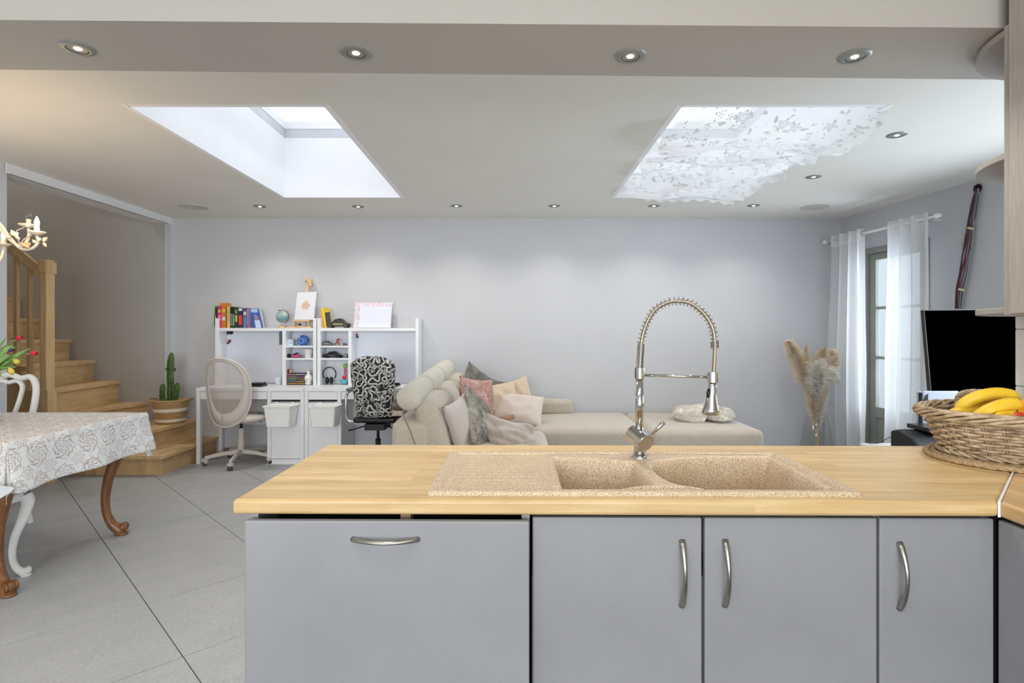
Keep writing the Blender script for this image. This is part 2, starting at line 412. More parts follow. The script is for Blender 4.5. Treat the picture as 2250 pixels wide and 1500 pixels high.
# right wall, splayed, with the door opening; local x runs from the far corner towards the camera
RW = Matrix.Translation((3.485, YB, 0)) @ Matrix.Rotation(math.atan2(-1, .1424), 4, 'Z')
def sY(Y): return (YB-Y)*1.0101
d0, d1 = sY(5.60), sY(4.86)
st('wall_right', MB().box(-.1, d0, 0, .14, 0, ZC+.1, RW).box(d1, 2.09, 0, .14, 0, ZC+.1, RW).box(3.50, 3.75, 0, .14, 0, ZC+.1, RW).box(2.09, 3.50, 0, .14, 0, .80, RW).box(2.09, 3.50, 0, .14, 1.80, ZC+.1, RW).box(d0, d1, 0, .14, 2.13, ZC+.1, RW), M_wall)
kw = st('wall_kitchen_right', MB().box(2.0, 2.12, -4.7, 2.21, 0, 2.75).box(2.12, 4.2, 2.11, 2.21, 0, 2.75), M_wall)
st('wall_kitchen_back', MB().box(-3.83, 2.12, -4.72, -4.6, 0, 2.75), M_wall)
st('ceiling_kitchen', MB().box(-3.83, 2.12, -4.7, 2.0, 2.66, 2.75), M_ceil)
# ceiling with two skylight openings
ce = MB()
xs = [XL-.02, -2.07, -1.02, .90, 2.0, 4.2]
ce.box(xs[0], xs[5], 1.95, 2.99, ZC, ZC+.08).box(xs[0], xs[5], 5.0, YB+.02, ZC, ZC+.08)
for a, b_ in ((0,1),(2,3),(4,5)): ce.box(xs[a], xs[b_], 2.99, 5.0, ZC, ZC+.08)
st('ceiling', ce, M_ceil)
def skylight(n, x0, x1):
    y0, y1, z0, z1 = 2.99, 5.0, ZC-.001, H+1.75
    sh = MB().box(x0-.03, x0+.003, y0-.03, y1+.03, z0, z1).box(x1-.003, x1+.03, y0-.03, y1+.03, z0, z1).box(x0, x1, y0-.03, y0+.003, z0, z1).box(x0, x1, y1-.003, y1+.03, z0, z1)
    wn = st('window_%d' % n, sh, M_shaft)
    fr = MB()
    for (a, b_, c, d) in ((x0-.03,x0+.004,y0-.03,y1+.03),(x1-.004,x1+.03,y0-.03,y1+.03),(x0,x1,y0-.03,y0+.004),(x0,x1,y1-.004,y1+.03)): fr.box(a,b_,c,d,z1,z1+.08)
    fr.build('kerb_frame', plain('kerb_grey', rgb(205,208,212), .5), wn)
    fr = MB()
    for (a, b_, c, d) in ((x0-.03,x0+.008,y0-.03,y1+.03),(x1-.008,x1+.03,y0-.03,y1+.03),(x0,x1,y0-.03,y0+.008),(x0,x1,y1-.008,y1+.03)): fr.box(a,b_,c,d,z1+.08,z1+.14)
    fr.build('sash_frame', M_shaft, wn)
    BX('pane', M_skyglass, x0, x1, y0, y1, z1+.14, z1+.146, wn)
skylight(1, -2.07, -1.02); skylight(2, .90, 2.0)
# dropped beam, slightly skewed to the back wall
bl = lambda X, a, b_: a+(b_-a)*(X+2.0)/4.0
X0, X1 = -3.66, 2.0
bp = [(X0, bl(X0,1.827,1.884)), (X1, bl(X1,1.827,1.884)), (4.0, bl(4.0,1.827,1.884)), (4.0, bl(4.0,2.178,2.264)), (X1, bl(X1,2.178,2.264)), (X0, bl(X0,2.178,2.264))]
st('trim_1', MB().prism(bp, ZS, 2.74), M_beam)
st('trim_2', MB().box(-3.835, -3.64, 4.0, 5.86, 2.44, 2.447).box(-3.655, -3.645, 3.985, 5.92, 2.44, ZC), M_white)
st('baseboard_back', MB().box(-3.1, 3.48, YB-.012, YB, 0, .065), plain('grey_tile_skirting', rgb(120,120,120), .5))
# kitchen wall tiles
for r_ in range(3):
    for c in range(9):
        y1 = 2.208-c*.2; z0 = .895+[0,.19,.415][r_]; z1 = .895+[.186,.411,.47][r_]
        BX('wall_tile', plain('glazed_cream_tile', rgb(226,222,212), .18), 1.992, 2.0, y1-.196, y1, z0, z1, kw, bev=.002)
# glazed door
dr = st('door_1', MB().box(d0, d0+.045, -.015, .10, 0, 2.13, RW).box(d1-.045, d1, -.015, .10, 0, 2.13, RW).box(d0+.045, d1-.045, -.015, .10, 2.075, 2.13, RW), M_doorg, bev=.004)
a0, a1 = d0+.05, d1-.05; g0, g1 = a0+.07, a1-.07
lf = MB().box(a0, g0, .02, .07, .03, 2.07, RW).box(g1, a1, .02, .07, .03, 2.07, RW).box(g0, g1, .02, .07, 2.01, 2.07, RW).box(g0, g1, .02, .07, .46, .56, RW).box(g0, g1, .02, .07, .03, .12, RW)
lf.build('door_leaf', M_doorg, dr, bev=.004)
MB().box(g0, g1, .035, .055, .12, .46, RW).build('lower_panel', M_doorg, dr)
for z in (1.047, 1.535): MB().box(g0, g1, .018, .07, z-.014, z+.014, RW).build('glazing_bar', M_doorg, dr, bev=.004)
for z0, z1 in ((.56,1.033),(1.061,1.521),(1.549,2.01)): MB().box(g0, g1, .04, .046, z0, z1, RW).build('pane', M_glass, dr)
MB().lathe([(.008,0),(.008,.05)], (0,0,0), 10, RW @ Matrix.Translation((a1-.03,.02,1.05)) @ Matrix.Rotation(R(90),4,'X')).tube([RW @ Vector((a1-.03,-.03,1.05)), RW @ Vector((a1-.14,-.03,1.05))], .009, 8).build('door_handle', M_nickel, dr, smooth=True)
w3 = st('window_3', MB().box(2.09,2.14,.05,.10,.80,1.80,RW).box(3.45,3.50,.05,.10,.80,1.80,RW).box(2.14,3.45,.05,.10,.80,.85,RW).box(2.14,3.45,.05,.10,1.75,1.80,RW), M_doorg)  # window added out of view to let the side fill in
MB().box(2.14,3.45,.07,.074,.85,1.75,RW).build('pane', M_glass, w3)
# outside
st('ground_outside', MB().box(4.1, 9, 1, 9, -.25, -.05), plain('paving_outside', rgb(168,164,158), .9))
st('wall_outside', MB().box(5.6, 5.8, 4.0, 6.15, -.2, 3.6), M_brick)
gd = thing('garden_panel', 'pale white-framed timber panel standing outside behind the glazed door', 'panel', (5.2, 7.45, -.05))
BX('timber_board', plain('pale_timber', rgb(222,200,160), .7), 5.15, 5.2, 7.35, 7.6, -.05, 3.2, gd)
BX('white_post', M_whitep, 5.14, 5.2, 7.6, 8.1, -.05, 3.2, gd)
BX('white_post', M_whitep, 5.14, 5.2, 6.95, 7.35, -.05, 3.2, gd)
# ceiling downlights and speakers
def downlight(px, py, zr, label, group, r=.056, tilt=0):
    Y = F*zr/(VY-py); c = Vector(((px-VX)/F*Y, Y, H+zr))
    o = thing('ceiling_downlight', label, 'downlight', c, group=group)
    MB().lathe([(r*.60,-.007),(r*.62,-.008),(r*.96,-.004),(r,0)], c, 32, cap=False).build('bezel', M_ring, o, smooth=True)
    MB().lathe([(r*.24,-.004),(r*.52,-.006),(r*.575,-.006),(r*.575,0)], c, 28, cap=False).build('reflector', M_ring, o, smooth=True)
    MB().lathe([(.0,-.0065),(r*.16,-.0065),(r*.21,-.005),(r*.25,-.003)], c, 20).build('lamp', M_warm, o, smooth=True)
    l = bpy.data.lights.new('downlight_beam', 'SPOT'); l.energy = 15; l.color = (1,.95,.88); l.spot_size = R(130); l.spot_blend = 1.0; l.shadow_soft_size = .03
    lo = bpy.data.objects.new('downlight_beam', l); lo.location = (c.x, c.y, c.z-.03); COL.objects.link(lo)
for i, (x, y) in enumerate([(171,105),(782,115),(1385,122),(1878,123)]):
    downlight(x, y, 1.03, ['large satin downlight in the beam, above the dining table end', 'large satin downlight in the beam, below the left skylight in view', 'large satin downlight in the beam, just left of the lace skylight', 'large satin downlight in the beam, next to the round corner shelves'][i], 'downlights in the dropped beam', .057)
for i, (x, y) in enumerate([(571,453),(787,453.5),(1003,452),(1218,452),(1437,452),(1656,451),(1788,388),(1971,296)]):
    downlight(x, y, 1.215, ['small recessed downlight, end of back row near the stairs', 'small recessed downlight in the back row, over the left skylight front corner in view', 'small recessed downlight in the back row, third from the stairs', 'small recessed downlight in the back row, fourth from the stairs', 'small recessed downlight in the back row, half under the lace edge', 'small recessed downlight, end of back row beside the round speaker near curtains', 'small recessed downlight between the lace skylight and the curtained door, second of the right row', 'small recessed downlight right of the lace skylight, nearest the corner shelves'][i], 'downlights in the living room ceiling', .058)
for (x, y, lb) in ((426,455,'round flush ceiling speaker near the stair opening'), (1790,455,'round flush ceiling speaker near the curtained door')):
    Y = F*1.215/(VY-y); c = Vector(((x-VX)/F*Y, Y, ZC))
    o = thing('ceiling_speaker', lb, 'speaker', c, group='ceiling speakers')
    MB().lathe([(0,-.004),(.112,-.004),(.116,-.006),(.128,-.004),(.13,0)], c, 40).build('grille', plain('speaker_grille', rgb(196,194,188), .7, bump=.4, bs=400), o, smooth=True)

# ================================================================== KITCHEN
KIT = []      # rotated a touch together
ZT = .897
def K(o): KIT.append(o); return o
ct = bmesh.new()
def slab(name, outer, hole, m, label, z0=ZT-.037, z1=ZT, bev=.009):
    bm = bmesh.new()
    if hole:
        ov = [bm.verts.new((x, y, z1)) for x, y in outer]; hv = [bm.verts.new((x, y, z1)) for x, y in hole]
        fs = [bm.faces.new((ov[k], ov[(k+1)%4], hv[(k+1)%4], hv[k])) for k in range(4)]
    else:
        ov = [bm.verts.new((x, y, z1)) for x, y in outer]; fs = [bm.faces.new(ov)]
    r = bmesh.ops.extrude_face_region(bm, geom=fs)
    vs = [e for e in r['geom'] if isinstance(e, bmesh.types.BMVert)]
    bmesh.ops.translate(bm, verts=vs, vec=(0,0,z0-z1))
    bmesh.ops.recalc_face_normals(bm, faces=bm.faces)
    es = []
    O = [Vector((x,y,0)) for x,y in outer]
    def ison(v): return any(((Vector((v.co.x,v.co.y,0))-p).length < 1e-5) for p in O)
    for e in bm.edges:
        a, b_ = e.verts
        if ison(a) and ison(b_) and abs(a.co.z-b_.co.z) < 1e-5 and len(e.link_faces) == 2 and e.calc_face_angle(0) > 1: es.append(e)
    bmesh.ops.bevel(bm, geom=es, offset=bev, segments=4, affect='EDGES', profile=.5)
    c = Vector((outer[0][0], outer[0][1], z0))
    bmesh.ops.translate(bm, verts=bm.verts, vec=-c)
    me = bpy.data.meshes.new(name); bm.to_mesh(me); bm.free(); me.materials.append(m)
    o = bpy.data.objects.new(name, me); o.location = c; COL.objects.link(o)
    tag(o, label, 'worktop'); return o
CX0, CX1, CY0, CY1 = -.667, 1.141, 1.316, 1.966
K(slab('worktop', [(CX0,CY0),(CX1-.001,CY0),(1.789,CY1),(CX0,CY1)], [(-.19,1.37),(.83,1.37),(.83,1.80),(-.19,1.80)], M_counter, 'pale beech butcher-block worktop of the peninsula around the sink'))
K(slab('worktop', [(CX1+.003,CY0-.002),(CX1+.003,-1.2),(1.995,-1.2),(1.995,CY1),(1.793,CY1)], None, wood('oiled_beech_return', rgb(202,164,114), rgb(224,192,144), (20,1.6,20), .36, (.62,.042,(1,1,1),(0,0,R(90))), .08, 2.4), 'beech worktop return running towards the viewer beyond the white mitre joint'))
K(MB().prism([(CX1-.0015,CY0-.002),(CX1+.0035,CY0-.004),(1.7935,CY1),(1.7885,CY1)], ZT-.036, ZT+.0012).build('joint_sealant', plain('white_sealant', rgb(240,240,236), .4), label='white sealant line in the mitre between the two worktops', cat='sealant'))
# sink heightfield
B1 = [(.118,1.722),(.135,1.737),(.353,1.678),(.362,1.641),(.3675,1.451),(.355,1.425),(.287,1.400),(.15,1.386),(.128,1.392),(.118,1.41)]
B2 = [(.400,1.665),(.43,1.69),(.5055,1.72),(.576,1.738),(.7757,1.75),(.793,1.738),(.796,1.693),(.785,1.412),(.755,1.387),(.55,1.393),(.464,1.402),(.416,1.432),(.394,1.51),(.392,1.618)]
def sdf(poly, x, y):
    d = 1e9; ins = False; n = len(poly)
    for i in range(n):
        ax, ay = poly[i]; bx, by = poly[(i+1)%n]
        ex, ey = bx-ax, by-ay; wx, wy = x-ax, y-ay
        t_ = max(0, min(1, (wx*ex+wy*ey)/(ex*ex+ey*ey)))
        dx, dy = wx-ex*t_, wy-ey*t_; d = min(d, dx*dx+dy*dy)
        if (ay > y) != (by > y) and x < (bx-ax)*(y-ay)/(by-ay)+ax: ins = not ins
    d = math.sqrt(d); return -d if ins else d
def sm(a, b_, t_):
    t_ = max(0, min(1, (t_-a)/(b_-a))); return t_*t_*(3-2*t_)
SX0, SX1, SY0, SY1 = -.2155, .854, 1.348, 1.823
B1 = [(p.x, p.y) for p in cr([(x,y,0) for x,y in B1], 3, True)]; B2 = [(p.x, p.y) for p in cr([(x,y,0) for x,y in B2], 3, True)]
def sinkz(x, y):
    e = min(x-SX0, SX1-x, y-SY0, SY1-y)
    cxr = min(x-SX0, SX1-x); cyr = min(y-SY0, SY1-y)
    if cxr < .02 and cyr < .02: e = .02-math.hypot(.02-cxr, .02-cyr)
    z = .0105*math.sqrt(max(0, 1-(1-min(max(e,0)/.010,1))**2))-.001
    if e < 0: z = -.001
    # inner recess behind the outer rim (drainer and tap ledge)
    z -= .011*sm(.028, .034, e)*(1-sm(.048,.056,e)) if x > .1 else .006*sm(.030, .036, e)
    if x < .085 and e > .045:
        z += .0022*sm(.045,.06,e)*sm(.085,.06,x)*(.5+.5*math.cos((y-SY0)*2*PI/.034))
    if x < .85 and .105 < x and e < .07: pass
    for P, cx, cy in ((B1,.24,1.56),(B2,.6,1.57)):
        if P[0][0]-.3 < x < P[0][0]+.6:
            d = sdf(P, x, y)
            if d < .006:
                t_ = (-d+.006)
                if t_ < .012: z -= .012-math.sqrt(max(0,.012**2-t_**2))
                else: z -= .012+ .165*sm(.0, .03, t_-.012)+.006*min(1,(t_-.012)/.12)
                r = math.hypot(x-cx, y-cy)
                if r < .045: z -= .008*(1-sm(.036,.045,r))
    return z+ZT
NX, NY = 300, 140
sk = MB(); sk.grid(NX, NY, lambda u, v: Vector((lerp(SX0,SX1,u), lerp(SY0,SY1,v), sinkz(lerp(SX0,SX1,u), lerp(SY0,SY1,v)))))
so = thing('kitchen_sink', 'beige speckled composite sink with two bowls and a ribbed drainer', 'sink', (.32,1.585,ZT)); K(so)
sk.build('basin', M_sink, so, smooth=True)
for cx, cy in ((.24,1.56),(.6,1.57)):
    MB().lathe([(0,0),(.016,.001),(.034,.003),(.038,0)], (cx,cy,sinkz(cx,cy)+.001), 24).build('drain_strainer', M_chrome, so, smooth=True)
# tap
TY = 1.73
tp = thing('kitchen_tap', 'tall chrome spring-neck mixer tap with pull-down spray at the sink', 'tap', (S(1406,1005,TY).x, TY, ZT+.004)); K(tp)
def T(x, y): 
    k = max(0, min(1, (x-1410)/160)); return S(x, y, TY-.07*k)
MB().lathe([(.027,0),(.027,.006),(.024,.009),(.0185,.011)], T(1405,1006)+Vector((0,0,.0)), 28).build('base_flange', M_chrome, tp, smooth=True)
MB().tube([T(1405,1003), T(1404,945)], .0185, 24).build('lower_body', M_chrome, tp, smooth=True)
a = T(1396,953)+Vector((-.004,.022,0)); b_ = T(1414,969)+Vector((.0,-.035,0)); dv = (b_-a).normalized()
MB().tube([a, b_-dv*.003, b_], [.0275,.0275,.0262], 32).build('valve_cartridge', M_chrome, tp, smooth=False)
lv = MB().tube([T(1424,957)+Vector((0,-.02,0)), T(1439,940)+Vector((0,-.02,0)), T(1455,924)+Vector((0,-.02,0))], [.0042,.0058,.0075], 14)
lv.build('lever', M_chrome, tp, smooth=True)
MB().tube([T(1404,950), T(1404.5,828)], .0122, 24).build('riser_pipe', M_chrome, tp, smooth=True)
MB().tube([T(1404.5,831), T(1404.5,808)], .0152, 24).build('collar', M_chrome, tp, smooth=False)
MB().tube([T(1416,824), T(1553,828)], .0042, 12).build('support_arm', M_chrome, tp, smooth=True)
path = cr([T(x,y) for x,y in [(1405,808),(1406,790),(1407.5,770),(1408.4,754),(1413.5,728.7),(1425,699.5),(1441,678),(1466.7,664),(1492,661.5),(1517,666.6),(1540,683),(1558,706),(1566.8,728.7),(1569.5,751.5),(1570,766),(1569,790),(1567,818)]], 14)
MB().tube(path, .0062, 12).build('hose', plain('hose_sheath', rgb(150,140,122), .35, .6), tp, smooth=True)
def helix(path, i0, i1, r, wire, pitch_fn, n=14):
    pts = path[i0:i1+1]; out = []; ph = 0; nrm = Vector((0,1,0))
    for i in range(len(pts)-1):
        a, b_ = pts[i], pts[i+1]; t_ = (b_-a); ln = t_.length; t_.normalize()
        nrm = (nrm-t_*nrm.dot(t_)).normalized(); bn = t_.cross(nrm)
        turns = ln/pitch_fn(i/(len(pts)-1)); st_ = max(2, int(turns*n)+1)
        for k in range(st_):
            f_ = k/st_; q_ = ph+2*PI*turns*f_
            out.append(a+t_*ln*f_+(nrm*math.cos(q_)+bn*math.sin(q_))*r)
        ph += 2*PI*turns
    return out
MB().tube(helix(path, 0, 42, .0115, 0, lambda f: .0042), .00165, 6).build('tight_spring', M_chrome, tp, smooth=True)
MB().tube(helix(path, 42, 13*14-2, .0118, 0, lambda f: .0125), .0016, 6).build('open_spring', M_chrome, tp, smooth=True)
MB().tube(helix(path, 13*14-2, 14*14, .0122, 0, lambda f: .0045), .0019, 6).build('spring_end', M_chrome, tp, smooth=True)
MB().tube([T(1565,817), T(1565,839)], .0160, 24).build('spray_holder', M_chrome, tp, smooth=False)
hp = [T(1564.5,838), T(1564,850), T(1563,866), T(1561.5,885), T(1560.5,898), T(1560,907), T(1560,908.5)]
sp_ = MB().tube(hp, [.0118,.0120,.0135,.0185,.0232,.0262,.024], 28).build('spray_head', M_chrome, tp, smooth=True)
MB().tube([T(1554,853)+Vector((0,-.010,0)), T(1552,862)+Vector((0,-.013,0)), T(1550,872)+Vector((0,-.013,0))], [.004,.006,.003], 10).build('spray_button', M_black, sp_, smooth=True)
MB().lathe([(0,0),(.022,0),(.022,.002)], T(1560,909)-Vector((0,0,.001)), 20).build('spray_nozzle', M_black, sp_)
# base cabinets
YD = 1.335
def bow(mb, p0, p1, out, r=.0048, depth=.028):
    pts = []; rr = []
    for i in range(17):
        u = i/16; pts.append(p0.lerp(p1, u)+Vector(out)*depth*math.sin(PI*u)**.8); rr.append(r*(1.35-.5*math.sin(PI*u)))
    mb.tube(pts, rr, 10, flat=1.25)
def base_cab(x0, x1, yd, label, hpts, dooron=True, carc=True):
    o = thing('base_cabinet', label, 'cabinet', ((x0+x1)/2, 1.64, 0)); K(o)
    zc_ = .745 if yd < YD-.01 else (.700 if x0 < .8 else .858)
    MB().box(x0+.001, x0+.017, YD+.022, 1.94, .10, zc_).box(x1-.017, x1-.001, YD+.022, 1.94, .10, zc_).box(x0+.017, x1-.017, YD+.022, 1.94, .10, .118).box(x0+.017, x1-.017, 1.925, 1.94, .118, zc_).build('carcass', M_cab, o)
    if yd < YD-.01:
        MB().box(x0+.001, x0+.02, YD-.0, 1.9, .745, .858).box(x1-.02, x1-.001, YD-.0, 1.9, .745, .858).box(x0+.02,x1-.02, YD+.03, YD+.045, .850, .858).build('top_rail', M_cab, o)
        BX('gap_shade', M_dark, x0+.02, x1-.02, YD+.12, YD+.13, .745, .858, o)  # dark sheet painting the shade in the gap below the worktop
        BX('wooden_batten', M_pine, -.28, -.255, YD+.04, YD+.08, .80, .857, o)
    BX('plinth', M_cab, x0+.001, x1-.001, YD+.06, 1.90, 0, .10, o)
    d = MB().box(x0+.002, x1-.002, yd, yd+.019, .115, .850).build('door', M_cab, o, bev=.004, seg=3)
    h = MB(); bow(h, *hpts, (0,-1,0)); h.build('handle', M_hand, d, smooth=True)
zz = lambda y, Y: H+(VY-y)/F*Y; xx = lambda x, Y: (x-VX)/F*Y
y1_ = 1.303
base_cab(xx(534,y1_), xx(1168.5,y1_), y1_, 'wide grey appliance-front unit standing ajar with a horizontal bow handle', (Vector((xx(777,y1_), y1_, zz(1186,y1_))), Vector((xx(921,y1_), y1_, zz(1186,y1_)))))
for (a, b_, hx, hy0, hy1, lb) in ((1171,1546.5,1501,1186,1330,'grey base cabinet under the tap and small bowl, vertical handle on its right'), (1549,1928.5,1595,1185,1329,'grey base cabinet under the large sink bowl, vertical handle on its left'), (1930.5,2182,1975,1189,1334,'narrow grey base cabinet at the inner corner, under the bare worktop')):
    base_cab(xx(a,YD), xx(b_,YD), YD, lb, (Vector((xx(hx,YD), YD, zz(hy0,YD))), Vector((xx(hx,YD), YD, zz(hy1,YD)))))
o = thing('base_cabinet', 'grey base cabinet under the worktop return, seen edge-on past the corner', 'cabinet', (1.55, .9, 0)); K(o)
BX('carcass', M_cab, 1.19, 1.98, -1.15, 1.335, .1, .855, o)
BX('plinth', M_cab, 1.23, 1.98, -1.15, 1.33, 0, .1, o)
for k in range(4):
    d = BX('door', M_cab, 1.1535, 1.1725, 1.333-.6*(k+1)+.003, 1.331-.6*k, .115, .850, o, bev=.004, seg=3)
BX('corner_gap_shade', M_dark, 1.157, 1.19, 1.345, 1.36, .1, .85, o)  # dark sheet standing in for shade where the two cabinet runs meet
BX('peninsula_back_panel', M_cab, CX0+.02, 1.98, 1.942, 1.956, 0, .858, label='grey panel closing the living-room side of the peninsula', cat='panel')
# wall cabinet with round end shelves
uc = thing('wall_cabinet', 'greige limed wall cabinet with three rounded corner shelves on its end', 'cabinet', (1.83, 1.86, 1.356))
BX('carcass', M_lime, 1.652, 1.995, -.6, 1.838, 1.358, 2.63, uc)
BX('end_panel', M_lime, 1.640, 1.995, 1.838, 1.860, 1.352, 2.318, uc, bev=.002)
for k in range(4): BX('door', M_lime, 1.632, 1.651, 1.834-.6*(k+1)+.003, 1.834-.6*k, 1.356, 2.60, uc, bev=.003)
for z in (H+.998, H+.583, H+.0625):
    po = [(1.99,1.862)]+[(1.99-.34*math.cos(PI/2*k/16), 1.862+.345*math.sin(PI/2*k/16)) for k in range(17)]
    MB().prism(po, z, z+.021).build('corner_shelf', M_lime, uc, bev=.003)
# fruit basket and braided mat
mt = thing('braided_placemat', 'oval braided rope placemat under the fruit basket', 'placemat', (1.665,1.75,ZT)); K(mt)
t = NT('braided_jute'); w1 = t.node('ShaderNodeTexWave'); w1.wave_type = 'BANDS'; w1.bands_direction = 'DIAGONAL'; t.l.new(t.coord(), w1.inputs['Vector']); w1.inputs['Scale'].default_value = 70
n_ = t.noise(t.coord(), 150, 3); t.set(t.ramp(n_, [(.3, rgb(168,136,98)), (.7, rgb(206,178,138))]), .85); t.bump(w1.outputs['Fac'], .8, .003); M_jute = t.m
for k in range(9):
    a_, b2 = .335-.019*k, .235-.019*k
    pts = [];n = 150
    for i in range(n):
        q_ = 2*PI*i/n; wv = .0016*math.sin(q_*60+k); pts.append((1.665+(a_+wv)*math.cos(q_), 1.75+(b2+wv)*math.sin(q_), ZT+.009+.0012*math.cos(q_*60)))
    MB().tube(pts, .0088, 8, closed=True).build('rope_ring', M_jute, mt, smooth=True)
MB().lathe([(.0,.0),(.17,.0),(.17,.012),(0,.012)], (1.665,1.75,ZT+.001), 30, sx=1, sy=.35).build('rope_centre', M_jute, mt)
bk = thing('wicker_fruit_basket', 'oval grey-brown wicker basket of fruit on the braided placemat', 'basket', (1.645,1.755,ZT+.019)); K(bk)
t = NT('weathered_wicker'); n_ = t.noise(t.coord((1,1,1)), 34, 5, .65); t.set(t.ramp(n_, [(.3, rgb(128,106,82)), (.52, rgb(182,160,130)), (.72, rgb(208,192,166))]), .6); t.bump(t.noise(t.coord(), 300, 3), .3, .001); M_wick = t.m
bc = Vector((1.645,1.755,ZT+.019)); NS = 34
def bw(h): # radii at height fraction
    e = .5*h+.5*h*h*.6+.2*h
    return .270+.075*min(1,h*1.05), .185+.052*min(1,h*1.05)
rows = 13
for r_ in range(rows):
    h = (r_+.6)/rows*.70; a_, b2 = bw(h); pts = []; n = NS*6
    for i in range(n):
        q_ = 2*PI*i/n; s_ = math.cos(q_*NS/2*1.0+PI*r_); jit = .0014*noise.noise(Vector((q_*9, r_*3.1, 0)))
        rr = 1+ (.0056*s_)/b2
        pts.append(bc+Vector((a_*rr*math.cos(q_), b2*rr*math.sin(q_), .004+h*.172+jit*2)))
    MB().tube(pts, .0050, 6, closed=True).build('weave_strand', M_wick, bk, smooth=True)
for i in range(NS):
    q_ = 2*PI*i/NS
    for dq in (-.012, .012):
        pts = [bc+Vector((bw(h)[0]*math.cos(q_+dq), bw(h)[1]*math.sin(q_+dq), .003+h*.172)) for h in (0,.2,.4,.6,.78)]
        MB().tube(pts, .0028, 5).build('stake', M_wick, bk, smooth=True)
for s_ in range(3):     # base coil
    pts = [bc+Vector(((.278+.008*math.sin(q_*14+s_*2.1))*math.cos(q_), (.188+.008*math.sin(q_*14+s_*2.1))*math.sin(q_), .007+.005*math.cos(q_*14+s_*2.1))) for q_ in [2*PI*i/160 for i in range(160)]]
    MB().tube(pts, .0048, 6, closed=True).build('foot_braid', M_wick, bk, smooth=True)
for s_ in range(7):     # thick braided rim
    ph = s_*2*PI/7; pts = []
    for i in range(260):
        q_ = 2*PI*i/260; w_ = q_*5+ph
        a_, b2 = .338+.012*math.cos(w_), .238+.012*math.cos(w_)
        pts.append(bc+Vector((a_*math.cos(q_), b2*math.sin(q_), .126+.013*math.sin(w_)+.003*noise.noise(Vector((q_*5,s_,1))))))
    MB().tube(pts, .0050, 7, closed=True).build('rim_strand', M_wick, bk, smooth=True)
for s_ in range(4):
    pts = [p+Vector((0,.012*math.cos(i*.5+s_*1.57),.010*math.sin(i*.5+s_*1.57))) for i, p in enumerate(cr([bc+Vector(v) for v in ((-.085,.215,.126),(-.075,.222,.148),(-.05,.228,.161),(0,.232,.164),(.05,.230,.154),(.08,.222,.126))], 8))]
    MB().tube(pts, .005, 6).build('back_handle', M_wick, bk, smooth=True)
MB().lathe([(.0,0),(.94,0),(1,.004)], bc+Vector((0,0,.001)), 40, sx=.27, sy=.18).build('basket_floor', M_wick, bk)
t = NT('banana_skin'); n_ = t.noise(t.coord(), 14, 4); n2 = t.noise(t.coord(), 60, 3)
cc = t.ramp(n_, [(.3, rgb(226,178,26)), (.7, rgb(240,204,60))]); cc = t.mix(t.ramp(n2, [(.68, (0,0,0,1)), (.76, (.8,.8,.8,1))]), cc, rgb(120,84,30)); t.set(cc, .45); M_ban = t.m
M_bantip = plain('banana_tip', rgb(86,66,34), .7)
def banana(pts, r, label, kill=None):
    P = cr(pts, 8); n = len(P); rr = []
    for i in range(n):
        u = i/(n-1); rr.append(r*(min(1, .38+ (u/.16)*.62) if u < .16 else (min(1, .28+((1-u)/.2)*.72) if u > .8 else 1)))
    o = thing('banana', label, 'banana', P[n//2], group='bananas in the wicker basket'); K(o)
    MB().tube(P, rr, 10, flat=.92).build('peel', M_ban, o, smooth=True)
    d = (P[0]-P[1]).normalized(); MB().tube([P[0]-d*.002, P[0]+d*.006], [r*.38, r*.25], 8).build('tip', M_bantip, o, smooth=True)
BY = 1.66
banana([S(x,y,Y) for x,y,Y in ((2098,912,1.77),(2106,895,1.76),(2120,881,1.75),(2145,870,1.74),(2182,864,1.74),(2215,869,1.74),(2231,883,1.74))], .0205, 'topmost yellow banana arching over the others in the basket')
banana([S(x,y,Y) for x,y,Y in ((2132,926,1.68),(2148,911,1.67),(2168,899,1.66),(2195,889,1.66),(2222,886,1.66),(2241,894,1.67))], .0190, 'yellow banana angled up across the front of the basket')
banana([S(x,y,Y) for x,y,Y in ((2080,912,1.78),(2092,905,1.76),(2112,902,1.75),(2140,903,1.74),(2168,908,1.73))], .0155, 'yellow banana lying flat along the rim at the left of the bunch')
banana([S(x,y,Y) for x,y,Y in ((2135,897,1.76),(2160,886,1.76),(2195,882,1.77),(2225,892,1.77))], .017, 'yellow banana mostly hidden behind the two arched ones')
banana([S(x,y,Y) for x,y,Y in ((2180,915,1.62),(2205,912,1.64),(2230,908,1.66),(2246,902,1.68))], .016, 'brown-flecked short banana low behind the front one')
def fruit(nm, c, r, col, label, grp):
    o = thing(nm, label, nm, c-Vector((0,0,r)), group=grp); K(o)
    m = plain(nm+'_skin_%d' % len(KIT), col, .4, var=.12, vs=12, bump=.25 if nm == 'orange' else .02, bs=260)
    P_ = [(0,-r*.96),(r*.3,-r*.97),(r*.7,-r*.74),(r*.95,-r*.3),(r,.05*r),(r*.93,r*.42),(r*.68,r*.76),(r*.3,r*.94),(r*.1,r*.90),(0,r*.82)]
    MB().lathe(P_, c, 24).build('skin', m, o, smooth=True, sub=1)
    MB().tube([c+Vector((0,0,r*.80)), c+Vector((.002,0,r*1.08))], .0018, 6).build('stem', M_bantip, o)
zf = ZT+.02
fruit('orange', S(2256,899,1.66), .036, rgb(232,140,44), 'orange at the right frame edge beside the bananas', 'oranges in the basket')
fruit('orange', Vector((1.50,1.63,zf+.040)), .038, rgb(236,146,48), 'orange low in the basket behind the front weave', 'oranges in the basket')
fruit('orange', Vector((1.70,1.78,zf+.040)), .038, rgb(228,136,40), 'orange at the bottom of the basket under the bananas', 'oranges in the basket')
